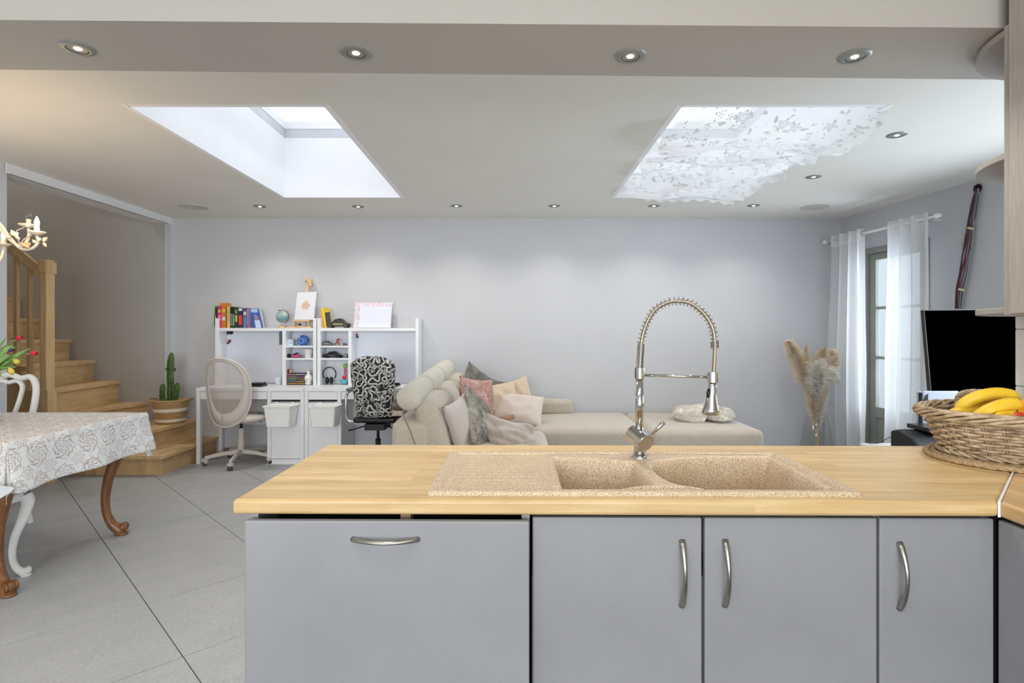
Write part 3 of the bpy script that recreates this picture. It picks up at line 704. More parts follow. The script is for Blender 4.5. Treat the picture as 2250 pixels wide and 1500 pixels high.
fruit('apple', S(2226,925,1.64), .033, rgb(196,66,44), 'red apple just below the short banana', 'apples in the basket')
fruit('apple', Vector((1.60,1.66,zf+.042)), .038, rgb(206,72,44), 'red apple in the middle of the basket floor', 'apples in the basket')
fruit('apple', Vector((1.42,1.72,zf+.042)), .037, rgb(220,120,70), 'orange-red apple at the left end of the basket', 'apples in the basket')
# whole peninsula sits a touch askew to the back wall
PM = Matrix.Translation((.25,1.64,0)) @ Matrix.Rotation(R(-.6), 4, 'Z') @ Matrix.Translation((-.25,-1.64,0))
for o in KIT:
    o.location = PM @ o.location; o.rotation_euler.z += R(-.6)
# ================================================================== STAIRS
stz = [.19,.375,.567,.79,1.003,1.223,1.435,1.655,1.87,2.08]
A_ = [(-3.14,5.92),(-3.365,5.90),(-3.82,5.84),(-4.14,5.84),(-4.40,5.84),(-4.653,5.84),(-4.92,5.84),(-5.18,5.84),(-5.44,5.84),(-5.70,5.84)]
B_ = [(-3.15,4.975),(-3.41,5.235),(-4.045,5.15),(-4.06,4.835),(-4.23,4.80),(-4.50,4.80),(-4.76,4.80),(-5.02,4.80),(-5.28,4.80),(-5.54,4.80)]
sc_ = thing('staircase', 'oak winder staircase with newel post and balusters climbing along the rear wall', 'stairs', (-4.0,5.3,0))
def off(p, q, d):
    v = (Vector(q)-Vector(p)).normalized(); return (p[0]-(-v.y)*-d if False else p[0]+v.y*d, p[1]-v.x*d)
for i, z in enumerate(stz):
    a, b_ = A_[i], B_[i]; zb = stz[i-1] if i else 0
    if i == 0: poly = [a, b_, (-4.3,4.975), (-4.3,5.835), (-3.67,5.835),(-3.67,5.92)]; rp = [(a[0]-.03,5.92),(b_[0]-.05,5.05),(-4.27,5.05),(-4.27,5.03+.04),(b_[0]-.07,5.07),(a[0]-.05,5.92)]
    elif i == 1: poly = [a, b_, (-4.045,5.05), (-4.3,5.05), (-4.3,5.835), (-3.67,5.835),(-3.67,5.91)]; rp = [(a[0]-.03,5.90),(b_[0]-.04,5.27),(-4.1,5.09),(-4.1,5.11),(b_[0]-.05,5.29),(a[0]-.05,5.90)]
    elif i == 2: poly = [a, b_, (-4.06,4.86), (-4.4,4.86), (-4.4,5.84)]; rp = [(a[0]-.03,a[1]),(b_[0]-.03,b_[1]),(-4.09,4.88),(-4.11,4.88),(b_[0]-.05,b_[1]),(a[0]-.05,a[1])]
    else:
        poly = [a, b_, (b_[0]-.32,b_[1]), (a[0]-.32,a[1])]; rp = [(a[0]-.028,a[1]),(b_[0]-.028,b_[1]+.0),(b_[0]-.048,b_[1]),(a[0]-.048,a[1])]
    MB().prism(poly, z-.034, z).build('tread', M_oak, sc_, bev=.004)
    MB().prism(rp, zb, z-.034).build('riser', M_oakr, sc_)
sp_poly = [(-4.085,.02)]
V = MB(); pts = [(-4.085,0)]
for i in range(3, 10): pts += [(B_[i][0]-.03, stz[i-1]), (B_[i][0]-.03, stz[i]-.034)]
pts += [(-5.9, stz[-1]-.034), (-5.9, 0)]
V.prism([(x, z) for x, z in pts], -.012, .012, Matrix.Translation((0,4.825,0)) @ Matrix.Rotation(R(90), 4, 'X'))
V.build('side_string', M_oak, sc_)
ny0, ny1, nx0, nx1 = 4.742, 4.838, -4.072, -3.985
c_ = .012
def octp(x0,x1,y0,y1,c): return [(x0+c,y0),(x1-c,y0),(x1,y0+c),(x1,y1-c),(x1-c,y1),(x0+c,y1),(x0,y1-c),(x0,y0+c)]
nw = MB().prism(octp(nx0,nx1,ny0,ny1,.002), 0, .80).prism(octp(nx0+.004,nx1-.004,ny0+.004,ny1-.004,.014), .80, 1.80).build('newel_post', M_oakv, sc_)
MB().prism(octp(nx0-.006,nx1+.006,ny0-.006,ny1+.006,.014), 1.80, 1.90).prism(octp(nx0+.004,nx1-.004,ny0+.004,ny1-.004,.016), 1.90, 1.918).build('newel_cap', M_oakv, nw, bev=.004)
sl = .215/.262
hp = [Vector((-4.05,4.79,1.80)), Vector((-5.7,4.79,1.80+1.65*sl))]
MB().tube(hp, .047, 4, flat=.62).tube([p+Vector((0,0,-.035)) for p in hp], .030, 4, flat=1.5).build('handrail', M_oakv, sc_, bev=.006)
for x in (-4.178,-4.290,-4.405,-4.52,-4.635,-4.75):
    zt = 1.80+(-4.05-x)*sl-.03; zb_ = [z for z, b_ in zip(stz, B_) if b_[0] >= x-.03][-1]
    MB().prism(octp(x-.019,x+.019,4.771,4.809,.005), zb_, zt).build('baluster', M_oakv, sc_)
# ================================================================== CACTUS
cc_ = Vector((-3.505,5.66,.375))
pc = thing('potted_cactus', 'tall green cactus in a striped woven basket on the second oak step', 'plant', cc_)
pr = []
for k in range(13):
    z = k*.0185; r = .122+.036*min(1,(k/12))**.7
    pr += [(r, z), (r+.006, z+.006), (r+.006, z+.011)]
pr += [(.156,.240),(.146,.240),(.146,.19),(.0,.19)]
t = NT('striped_seagrass'); tcx = t.node('ShaderNodeTexCoord'); sx_ = t.node('ShaderNodeSeparateXYZ'); t.l.new(tcx.outputs['Object'], sx_.inputs[0])
n_ = t.noise(t.coord((1,1,3)), 60, 4); base = t.ramp(n_, [(.3, rgb(158,126,84)), (.7, rgb(196,164,118))])
zc = sx_.outputs['Z']
def band(a, b_): return t.math('MULTIPLY', t.math('GREATER_THAN', zc, a), t.math('LESS_THAN', zc, b_))
t.set(t.mix(t.math('MAXIMUM', band(.020,.050), band(.122,.155)), base, rgb(240,233,214)), .9); t.bump(n_, .6, .004); M_sea = t.m
MB().lathe(pr, cc_, 40).build('basket_pot', M_sea, pc, smooth=True)
MB().lathe([(0,.192),(.147,.192)], cc_, 24).build('soil', plain('potting_soil', rgb(62,48,36), .95, bump=.5), pc)
for s_ in (-1, 1):
    MB().tube(cr([cc_+Vector(v) for v in ((s_*.145,-.06,.215),(s_*.19,-.07,.24),(s_*.205,0,.246),(s_*.19,.07,.24),(s_*.145,.06,.215))], 5), .009, 8).build('handle', M_sea, pc, smooth=True)
t = NT('cactus_skin'); n_ = t.noise(t.coord(), 18, 4); t.set(t.ramp(n_, [(.3, rgb(42,72,30)), (.7, rgb(80,112,50))]), .5); M_cac = t.m
def cactus(P, r, name, ribs=5):
    P = cr(P, 8); n = len(P); m = ribs*6; mb = MB(); vs = []; fs = []
    for i, p in enumerate(P):
        u = i/(n-1); rr = r*(min(1,.55+u*4))*(1 if u < .8 else math.sqrt(max(.02, 1-((u-.8)/.2)**2)))*(1+.05*math.sin(u*26))
        for k in range(m):
            q_ = 2*PI*k/m; ra = rr*(.62+.38*abs(math.cos(q_*ribs/2))**.8); vs.append(p+Vector((ra*math.cos(q_), ra*math.sin(q_), 0)))
    for i in range(n-1):
        for k in range(m): fs.append((i*m+k, i*m+(k+1)%m, (i+1)*m+(k+1)%m, (i+1)*m+k))
    fs.append(tuple((n-1)*m+k for k in range(m)))
    mb.add(vs, fs); o = mb.build(name, M_cac, pc, smooth=True)
    sp = MB()
    for i in range(2, n-1, 2):
        for k in range(ribs):
            q_ = 2*PI*k/ribs; p = P[i]+Vector((r*math.cos(q_), r*math.sin(q_), 0))*.98
            sp.tube([p, p+Vector((math.cos(q_), math.sin(q_), .3))*.012], [.0016,.0003], 4)
    sp.build('spines', plain('cactus_spines', rgb(190,170,120), .6), o, kind='stuff')
c0 = cc_+Vector((0,0,.185))
cactus([c0, c0+Vector((.004,0,.16)), c0+Vector((.0,0,.33)), c0+Vector((.012,0,.53))], .034, 'cactus_stem')
cactus([c0+Vector((-.015,-.02,0)), c0+Vector((-.062,-.02,.05)), c0+Vector((-.068,-.02,.12)), c0+Vector((-.062,-.02,.215))], .027, 'cactus_branch')
cactus([c0+Vector((.025,-.03,0)), c0+Vector((.062,-.03,.05)), c0+Vector((.078,-.03,.12)), c0+Vector((.090,-.03,.225))], .029, 'cactus_branch')
cactus([c0+Vector((-.012,0,.33)), c0+Vector((-.032,0,.345)), c0+Vector((-.040,0,.375))], .013, 'cactus_branch', 4)
cactus([c0+Vector((.012,0,.33)), c0+Vector((.040,0,.345)), c0+Vector((.050,0,.375))], .013, 'cactus_branch', 4)
# ================================================================== DINING CORNER
TX0, TX1, TY0, TY1, TZ = -3.545, -2.42, 2.645, 3.655, .765
dt = thing('dining_table', 'dining table with carved walnut cabriole legs under a patterned cloth', 'table', (-3.03,3.16,0))
BX('tabletop', M_walnut, TX0, TX1, TY0, TY1, TZ-.03, TZ, dt, bev=.008)
MB().box(TX0+.08,TX1-.08,TY0+.08,TY0+.10,TZ-.12,TZ-.03).box(TX0+.08,TX1-.08,TY1-.10,TY1-.08,TZ-.12,TZ-.03).box(TX0+.08,TX0+.10,TY0+.10,TY1-.10,TZ-.12,TZ-.03).box(TX1-.10,TX1-.08,TY0+.10,TY1-.10,TZ-.12,TZ-.03).build('apron', M_walnut, dt)
def cab_leg(mb, base, d, h, k=1.0):
    d = Vector((d[0], d[1], 0)).normalized()
    prof = [(.02,1.0,.040),(.035,.93,.042),(.030,.84,.036),(.002,.68,.031),(-.035,.50,.026),(-.050,.34,.023),(-.045,.20,.0215),(-.020,.10,.024),(.008,.055,.029),(.018,.03,.030),(.02,.0,.026)]
    P = cr([Vector(base)+d*(a*k)+Vector((0,0,z*h)) for a, z, r in prof], 5); rr = crv([r*k for a, z, r in prof], 5)
    mb.tube(P, rr, 12, up=(d.y,-d.x,0))
    f_ = Vector(base)+d*(.034*k)
    sd = Vector((-d.y, d.x, 0))
    for s_ in (-1, 1):
        sp = [f_+sd*(s_*.019*k)+(d*math.cos(q_)+Vector((0,0,1))*math.sin(q_))*(.020-.0016*i)*k+Vector((0,0,.045*k)) for i, q_ in enumerate([-1.2+.6*j for j in range(11)])]
        mb.tube(sp, [.008*k*(1-.05*i) for i in range(11)], 7)
    mb.ell(f_+Vector((0,0,.042*k)), (.026*k,.026*k,.024*k), 12, 8)
    mb.lathe([(.026*k,0),(.030*k,.006*k),(.024*k,.014*k)], Vector(base)+d*(.03*k), 12)
for bx, by, d in ((-2.515,2.74,(1,-.35)),(-2.545,3.55,(1,.35)),(-3.50,2.73,(-1,-.35)),(-3.50,3.56,(-1,.35))):
    mb = MB(); cab_leg(mb, (bx,by,0), d, .74, 1.15); mb.build('leg', M_walnut, dt, smooth=True)
t = NT('medallion_tablecloth'); uv0 = t.coord((1,1,1), 'UV'); dn = t.node('ShaderNodeTexNoise'); t.l.new(uv0, dn.inputs['Vector']); dn.inputs['Scale'].default_value = 38; dn.inputs['Detail'].default_value = 2
dv_ = t.node('ShaderNodeVectorMath', operation='MULTIPLY_ADD'); t.l.new(dn.outputs['Color'], dv_.inputs[0]); dv_.inputs[1].default_value = (.016,.016,0); t.l.new(uv0, dv_.inputs[2]); uv = dv_.outputs[0]
def lattice(shift, P=.135):
    mp = t.node('ShaderNodeMapping'); t.l.new(uv, mp.inputs[0]); mp.inputs['Location'].default_value = (shift, shift, 0); mp.inputs['Scale'].default_value = (1/P/1.15, 1/P*.82, 1)
    fr = t.node('ShaderNodeVectorMath', operation='FRACTION'); t.l.new(mp.outputs[0], fr.inputs[0])
    sp = t.node('ShaderNodeSeparateXYZ'); t.l.new(fr.outputs[0], sp.inputs[0])
    x = t.math('SUBTRACT', sp.outputs[0], .5); y = t.math('SUBTRACT', sp.outputs[1], .5)
    return x, y
def medal(shift, kk, lim):
    x, y = lattice(shift)
    d = t.math('SQRT', t.math('ADD', t.math('MULTIPLY', x, x), t.math('MULTIPLY', y, y)))
    dm = t.math('ADD', t.math('ABSOLUTE', x), t.math('ABSOLUTE', y))
    a = t.math('ARCTAN2', y, x)
    rr = t.math('MULTIPLY', d, t.math('ADD', 1.0, t.math('MULTIPLY', t.math('COSINE', t.math('MULTIPLY', a, kk)), .16)))
    rings = t.math('SINE', t.math('MULTIPLY', rr, 78.0))
    pet = t.math('SINE', t.math('ADD', t.math('MULTIPLY', a, 2*kk), t.math('MULTIPLY', d, 30)))
    v = t.math('ADD', t.math('MULTIPLY', rings, .6), t.math('MULTIPLY', pet, .4))
    return t.math('MULTIPLY', t.math('GREATER_THAN', v, .26), t.math('LESS_THAN', rr, lim)), d, dm
m1, da, dm1 = medal(0, 4, .40); m2, db, dm2 = medal(.5, 6, .22)
nz = t.noise(uv, 60, 4, .7)
net = t.math('LESS_THAN', t.math('ABSOLUTE', t.math('SUBTRACT', t.math('ADD', t.math('MULTIPLY', dm1, .55), t.math('MULTIPLY', da, .45)), .42)), .014)
pat = t.math('MAXIMUM', t.math('MAXIMUM', m1, m2), net)
pat = t.math('MULTIPLY', pat, t.math('GREATER_THAN', nz, .40))
big = t.noise(uv, 9, 3)
inkc = t.ramp(big, [(.42, rgb(160,128,112)), (.58, rgb(172,158,146))])
nz2 = t.math('GREATER_THAN', t.noise(uv, 44, 5, .75), .565)
pc2 = t.mix(t.math('MULTIPLY', t.math('MAXIMUM', t.math('MULTIPLY', pat, .85), t.math('MULTIPLY', nz2, .38)), .95), rgb(219,220,220), inkc)
t.set(pc2, .8, Sheen_Weight=.1); t.bump(t.noise(uv, 500, 2), .2, .001)
M_cloth = t.m
hang = .25
def clothp(u, v):
    wx, wy = TX1-TX0, TY1-TY0
    sx = -hang+(wx+2*hang)*u; sy = -hang+(wy+2*hang)*v
    ox = (sx-wx) if sx > wx else (sx if sx < 0 else 0); oy = (sy-wy) if sy > wy else (sy if sy < 0 else 0)
    bx = TX0+max(0,min(wx,sx)); by = TY0+max(0,min(wy,sy)); r = math.hypot(ox, oy)
    z = TZ+.004+.0015*noise.noise(Vector((sx*9,sy*9,0)))
    if r < 1e-6: return Vector((bx,by,z))
    dx, dy = ox/r, oy/r
    crn = 2*abs(dx*dy)
    along = sy if abs(ox) > abs(oy) else sx
    fl_ = min(r,.03)*.35+max(0,r-.03)*(.10+.09*math.sin(along*13+1)-.06*crn)+ .02*noise.noise(Vector((sx*4,sy*4,3)))*min(1,r/.1)
    if crn > .3: fl_ += .016*math.sin(math.atan2(dy,dx)*9)*min(1,r/.2)*crn
    rp_ = (abs(ox)**3+abs(oy)**3)**(1/3); dz = rp_-min(rp_,.02)*.4
    # the corner drop is gathered back towards the vertical
    return Vector((bx+dx*fl_, by+dy*fl_, z-dz*(1-.04*crn)))
cl = MB(); cl.grid(150, 130, clothp, lambda u, v: ((u*(TX1-TX0+2*hang)), v*(TY1-TY0+2*hang)))
cl.build('tablecloth', M_cloth, label='white cotton tablecloth with brown medallion print on the dining table', cat='tablecloth', smooth=True, solid=.0015)
tcl = [o for o in COL.objects if o.name == 'tablecloth'][0]
fc = [S(-45,1062,2.555), S(5,1067,2.56), S(25,1069,2.565), S(31,1073,2.57), S(22,1082,2.565), S(0,1095,2.56), S(-45,1106,2.555)]
MB().add(fc, [tuple(range(7))]).build('folded_corner', plain('cloth_reverse', rgb(206,208,212), .85, var=.02), tcl, label='plain pale underside of the cloth turned outwards', solid=.003)
# placemats
for k in range(3):
    z = TZ+.010+k*.0095; c_ = Vector((-3.155+.01*k,3.14+.012*k,z))
    o = thing('round_placemat', ['round woven straw placemat, bottom of the stack on the table','round woven straw placemat, middle of the stack on the table','round woven straw placemat, top of the stack on the table'][k], 'placemat', c_, group='stack of straw placemats')
    pr = []
    for j in range(9): pr += [(.155-.017*j, 0+.0), (.157-.017*j,.004), (.148-.017*j,.008)]
    MB().lathe([(.15,-.001)]+[(r, zz_) for r, zz_ in pr if zz_ > 0]+[(0,.007)], c_, 30).build('braid', plain('straw_braid', rgb(206,188,146), .85, bump=.6, bs=120, var=.1, vs=60), o, smooth=True)
# white chairs
def chair_back(o, cx, y, zs, h, w_, sgn):
    mb = MB()
    def pth(pp): return cr([Vector((cx+a*w_, y+sgn*.05*b_, zs+b_*h)) for a, b_ in pp], 6)
    mb.tube(pth([(-.36,0),(-.40,.35),(-.47,.70),(-.46,.90),(-.36,1.0),(-.2,.985),(0,1.03),(.2,.985),(.36,1.0),(.46,.90),(.47,.70),(.40,.35),(.36,0)]), .019, 10, flat=1.15)
    mb.build('back_frame', M_ivory, o, smooth=True)
    for s_ in (-1, 1):
        MB().tube(pth([(s_*.06,.02),(s_*.07,.35),(s_*.2,.70),(s_*.235,.88),(s_*.14,.95),(0,.93)]), .014, 10, flat=1.1).build('splat', M_ivory, o, smooth=True)
    MB().tube(pth([(-.36,.03),(0,.05),(.36,.03)]), .016, 8).build('lower_rail', M_ivory, o, smooth=True)
def white_chair(label, cx, yb, face):
    # face=-1: sits at the far side and faces the viewer; +1: near side facing away
    o = thing('carved_chair', label, 'chair', (cx, yb-face*-.22 if False else yb+face*.22, 0), group='white carved dining chairs')
    zs = .455; w_ = .47 if face > 0 else .40
    fy = yb+face*.46
    MB().prism([(cx-w_*.44,yb),(cx+w_*.44,yb),(cx+w_*.5,fy-face*.03),(cx+w_*.40,fy+face*.015),(cx,fy+face*.03),(cx-w_*.40,fy+face*.015),(cx-w_*.5,fy-face*.03)], zs-.05, zs-.005).build('seat_rail', M_ivory, o, bev=.012, seg=3)
    MB().prism([(cx-w_*.41,yb+face*.02),(cx+w_*.41,yb+face*.02),(cx+w_*.48,fy-face*.03),(cx,fy+face*.01),(cx-w_*.48,fy-face*.03)], zs-.006, zs+.03).build('seat_cushion', fabric('chair_seat_grey_%d' % (face+1), rgb(196,196,198), .04), o, bev=.02, seg=4)
    for s_ in (-1, 1):
        mb = MB(); cab_leg(mb, (cx+s_*w_*.46, fy-face*.03, 0), (s_, face*.8), zs-.02, .72); mb.build('leg', M_ivory, o, smooth=True)
        MB().tube([Vector((cx+s_*w_*.40,yb-face*.03,0)), Vector((cx+s_*w_*.38,yb+face*.015,.2)), Vector((cx+s_*w_*.36,yb+face*.01,zs+.02))], [.019,.021,.022], 4).build('leg', M_ivory, o, bev=.003)
    chair_back(o, cx, yb, zs-.01, .545, w_, -face)
    return o
white_chair('white carved dining chair facing the viewer behind the far side of the table', -3.455, 3.75, -1)
white_chair('white carved dining chair tucked in at the near table corner, mostly out of frame', -2.83, 2.515, 1)
# tulips
vb = Vector((-3.05,3.12,TZ+.006))
tv = thing('tulip_vase', 'glass vase of drooping red and yellow tulips on the dining table', 'flowers', vb)
MB().lathe([(.055,0),(.06,.01),(.062,.10),(.058,.20),(.05,.235),(.053,.25),(.049,.25),(.046,.235),(.054,.20),(.057,.1),(.055,.014),(0,.012)], vb, 28).build('vase', M_vglass, tv, smooth=True)
M_stem = plain('tulip_stem', rgb(120,160,84), .5); M_leaf = plain('tulip_leaf', rgb(134,172,98), .45, var=.2, vs=20)
def tulip(tip, col, name, dirv, r=.018, from_=None):
    p0 = vb+Vector((.01,0,.22)); tip = Vector(tip)
    mid = (p0+tip)/2+Vector((0,0,.05))
    MB().tube(cr([p0-Vector((0,0,.1)), p0, mid, tip], 6), .0032, 6).build('stem', M_stem, tv, smooth=True)
    d = Vector(dirv).normalized(); M = d.to_track_quat('Z','Y').to_matrix().to_4x4()
    m = plain(name, col, .45, var=.14, vs=50)
    fl = None
    mb = MB()
    for k in range(6):
        q_ = k*PI/3; rr = r*(.93 if k % 2 else 1)
        def pet(u, v, q_=q_, rr=rr):
            a = q_+(u-.5)*1.45*(1-.75*v**3); t_ = v; rad = rr*math.sin(.35+2.35*t_)*1.0
            return tip+(M @ Vector((rad*math.cos(a), rad*math.sin(a), t_*r*3.0)))
        mb.grid(4, 6, pet)
    mb.build('tulip_head', m, tv, smooth=True)
def tleaf(tip, w_=.022, bend=.06):
    p0 = vb+Vector((.01,0,.21)); tip = Vector(tip); ax = (tip-p0); sd = ax.cross(Vector((0,-1,.4))).normalized()
    def f(u, v):
        c = p0.lerp(tip, v)+Vector((0,0,bend*math.sin(PI*v)*(1-v*.3))); ww = w_*math.sin(PI*min(1,.12+v*.88))**.8
        return c+sd*(u-.5)*2*ww+Vector((0,-1,0))*(.010*(1-abs(u-.5)*2))
    MB().grid(4, 12, f).build('leaf', M_leaf, tv, smooth=True, solid=.001)
RY = 3.05
tulip(S(67,776,RY), rgb(206,30,62), 'tulip_red', (1,-.1,-.02), .014)
tulip(S(36,746,RY+.1), rgb(206,40,66), 'tulip_red', (.8,0,.45), .013)
tulip(S(18,769,RY), rgb(98,50,120), 'tulip_purple', (.9,-.2,.1), .012)
tulip(S(30,790,RY-.02), rgb(214,196,70), 'tulip_yellow', (.8,-.1,-.45), .014)
tulip(S(20,808,RY-.04), rgb(216,190,84), 'tulip_yellow_striped', (.55,-.1,-.75), .015)
tulip(S(-20,740,RY), rgb(214,120,60), 'tulip_orange', (.2,0,.9), .015)
for x, y, w_, bn in ((30,757,.026,.04),(68,765,.015,.03),(52,789,.013,.05),(6,828,.024,.09),(-5,745,.03,.05),(38,806,.012,.05),(14,742,.012,.02),(-30,815,.03,.08),(24,780,.02,.04),(36,762,.018,.06)):
    tleaf(S(x,y,RY-.05+random.random()*.1), w_*1.35, bn)
# chandelier
CY = 2.9; cc0 = S(-85,520,CY)
ch = thing('chandelier', 'cream metal chandelier with candle bulbs, leaves and peach flowers above the table', 'chandelier', Vector((cc0.x,CY,ZC)))
MB().lathe([(.0,0),(.055,0),(.05,-.03),(.01,-.045)], (cc0.x,CY,ZC), 20).tube([Vector((cc0.x,CY,ZC-.04)), Vector((cc0.x,CY,cc0.z+.12))], .006, 8).build('suspension_rod', M_cream, ch, smooth=True)
MB().lathe([(0,-.10),(.02,-.09),(.035,-.05),(.02,0),(.028,.05),(.015,.10),(.02,.14),(0,.16)], cc0, 18).build('centre_column', M_cream, ch, smooth=True)
def candle(px, py, Y, lit, par, s_=1, ang=0):
    c = S(px, py, Y) if not isinstance(px, Vector) else px
    MB().lathe([(.004,-.012),(.02,-.008),(.037*s_,.002),(.039*s_,.007),(.034*s_,.006),(.012,0)], c, 24).build('drip_cup', M_cream, par, smooth=True)
    MB().lathe([(.011,0),(.0115,.032),(.011,.036),(0,.036)], c, 14).build('candle_sleeve', M_cream, par, smooth=True)
    MB().lathe([(.007,.034),(.0105,.044),(.012,.055),(.009,.068),(.004,.08),(.0005,.088)], c, 14).build('bulb', M_bulb if lit else M_vglass, par, smooth=True)
arms = [([(-85,520),(-30,470),(0,492),(20,520),(45,545),(70,546),(84,532),(81,518)], (81,512), 2.86, True), ([(-85,520),(-20,490),(5,508),(28,532),(48,540),(60,528),(64,512),(63,503)], (63,496), 3.02, False)]
for P, cp, Yc, lit in arms:
    n = len(P); path = cr([S(x,y,lerp(CY,Yc,i/(n-1))) for i, (x,y) in enumerate(P)], 7)
    MB().tube(path, .0075, 8).build('arm', M_cream, ch, smooth=True)
    P2 = cr([path[int(len(path)*.55)], S(cp[0]-28,cp[1]+14,Yc), S(cp[0]-10,cp[1]+4,Yc)], 5); MB().tube(P2, .003, 6).build('tendril', M_cream, ch, smooth=True)
    candle(cp[0], cp[1], Yc, lit, ch, 1.0 if lit else 1.15)
for k in range(4):
    a = R(110+60*k); rad = .42
    path = cr([cc0+Vector((math.cos(a)*r_, math.sin(a)*r_, z)) for r_, z in ((0,0),(.12,.07),(.24,-.06),(.36,-.09),(.42,-.02),(.42,.02))], 6)
    MB().tube(path, .0075, 8).build('arm', M_cream, ch, smooth=True); candle(path[-1], 0, 0, True, ch)
def leafc(px, py, Y, ang, ln, m):
    c = S(px,py,Y); mb = MB(); d = Vector((math.cos(ang),0,math.sin(ang))); sd = Vector((-math.sin(ang),-.3,math.cos(ang)))
    mb.grid(4, 6, lambda u, v: c+d*ln*v+sd*(u-.5)*ln*.7*math.sin(PI*min(1,.08+v*.92))+Vector((0,-1,0))*(.006*math.cos((u-.5)*PI))); return mb
for px, py, a, ln, m in ((30,518,1.9,.032,0),(30,518,.6,.030,0),(34,520,-.5,.028,0),(24,520,3.0,.03,0),(60,498,1.2,.022,0),(84,530,.9,.022,0),(78,534,2.2,.022,0),(96,530,.8,.028,1),(95,534,-.8,.028,1),(98,532,1.8,.022,1),(58,541,.7,.028,1),(56,541,2.3,.028,1),(55,541,-.3,.026,1)):
    leafc(px, py, 2.86, a, ln, m).build('metal_flower' if m else 'metal_leaf', plain('peach_metal', rgb(214,168,126), .5) if m else M_cream, ch, smooth=True, solid=.0015)
pl = bpy.data.lights.new('chandelier_glow', 'POINT'); pl.energy = 3; pl.color = (1,.74,.45); pl.shadow_soft_size = .03
po = bpy.data.objects.new('chandelier_glow', pl); po.location = S(81,482,2.80); COL.objects.link(po)
for k in range(2):
    pl = bpy.data.lights.new('chandelier_glow', 'POINT'); pl.energy = 3; pl.color = (1,.74,.45); pl.shadow_soft_size = .05
    po = bpy.data.objects.new('chandelier_glow', pl); po.location = cc0+Vector((-.1+.0*k,-.25+.5*k,.16)); pl.energy = 1.6; COL.objects.link(po)
# ================================================================== DESKS
DF = 5.45; DB = 5.915
def desk(x0, x1, cab, label):
    o = thing('study_desk', label, 'desk', ((x0+x1)/2, 5.68, 0), group='two white desks side by side')
    t_ = .035; cw = .36
    BX('desktop', M_whitel, x0, x1, DF, DB, .715, .75, o, bev=.002)
    cx0, cx1 = (x1-cw, x1) if cab == 'R' else (x0, x0+cw)
    # legs
    lx = x0 if cab == 'R' else x1-.035
    MB().box(lx, lx+.035, DF, DF+.05, 0, .715).box(lx, lx+.035, DB-.05, DB, 0, .715).box(lx, lx+.035, DF+.05, DB-.05, 0, .04).build('leg_frame', M_whitel, o, bev=.006)
    wx0, wx1 = (x0+.035, cx0) if cab == 'R' else (cx1, x1-.035)
    BX('drawer_housing', M_whitel, wx0, wx1, DF+.025, DB-.02, .635, .715, o)
    dw = BX('drawer', M_whitel, wx0+.004, wx1-.004, DF+.003, DF+.022, .640, .711, o, bev=.0015)
    BX('back_panel', M_whitel, wx0, wx1, DB-.03, DB-.012, .32, .635, o)
    MB().box(cx0, cx0+.036, DF+.004, DB-.01, 0, .715).box(cx1-.036, cx1, DF+.004, DB-.01, 0, .715).box(cx0+.036, cx1-.036, DF+.004, DB-.01, 0, .05).box(cx0+.036, cx1-.036, DB-.03, DB-.01, .05, .715).box(cx0+.036, cx1-.036, DF+.05, DB-.03, .60, .612).build('cabinet_carcass', M_whitel, o)
    BX('drawer', M_whitel, cx0+.038, cx1-.038, DF+.006, DF+.024, .634, .712, o, bev=.0015)
    BX('recess_shade', M_dark, cx0+.038, cx1-.038, DF+.035, DF+.04, .612, .634, o)  # dark strip painting the shade between drawer and door
    BX('door', M_whitel, cx0+.038, cx1-.038, DF+.006, DF+.024, .054, .605, o, bev=.002)
    return o
desk(-3.125, -2.066, 'R', 'left white desk with a drawer cabinet, beside the stairs')
desk(-2.062, -1.01, 'L', 'right white desk with a drawer cabinet, beside the sofa')
HF = 5.72
def hutch(x0, x1, dv, label, side):
    o = thing('desk_hutch', label, 'shelf unit', ((x0+x1)/2, 5.81, .75), group='white hutches standing on the desks')
    BX('side_panel', M_whitel, x0, x0+.034, HF, DB, .75, 1.44, o, bev=.002); BX('side_panel', M_whitel, x1-.034, x1, HF, DB, .75, 1.44, o, bev=.002)
    BX('top_shelf', M_whitel, x0+.034, x1-.034, HF+.004, DB, 1.308, 1.341, o, bev=.0015)
    BX('back_panel', M_board, x0+.034, x1-.034, DB-.014, DB-.002, .752, 1.308, o)
    BX('divider', M_whitel, dv, dv+.034, HF+.004, DB-.014, .75, 1.308, o, bev=.0015)
    a, b_ = (dv+.034, x1-.034) if side == 'R' else (x0+.034, dv)
    for z in (1.140,1.013): BX('small_shelf', M_whitel, a, b_, HF+.006, DB-.014, z, z+.017, o)
    return o
hutch(-3.083, -2.040, -2.392, 'left white desk hutch with books and a globe on top', 'R')
hutch(-2.032, -.985, -1.712, 'right white desk hutch with a notepad and toy car on top', 'L')
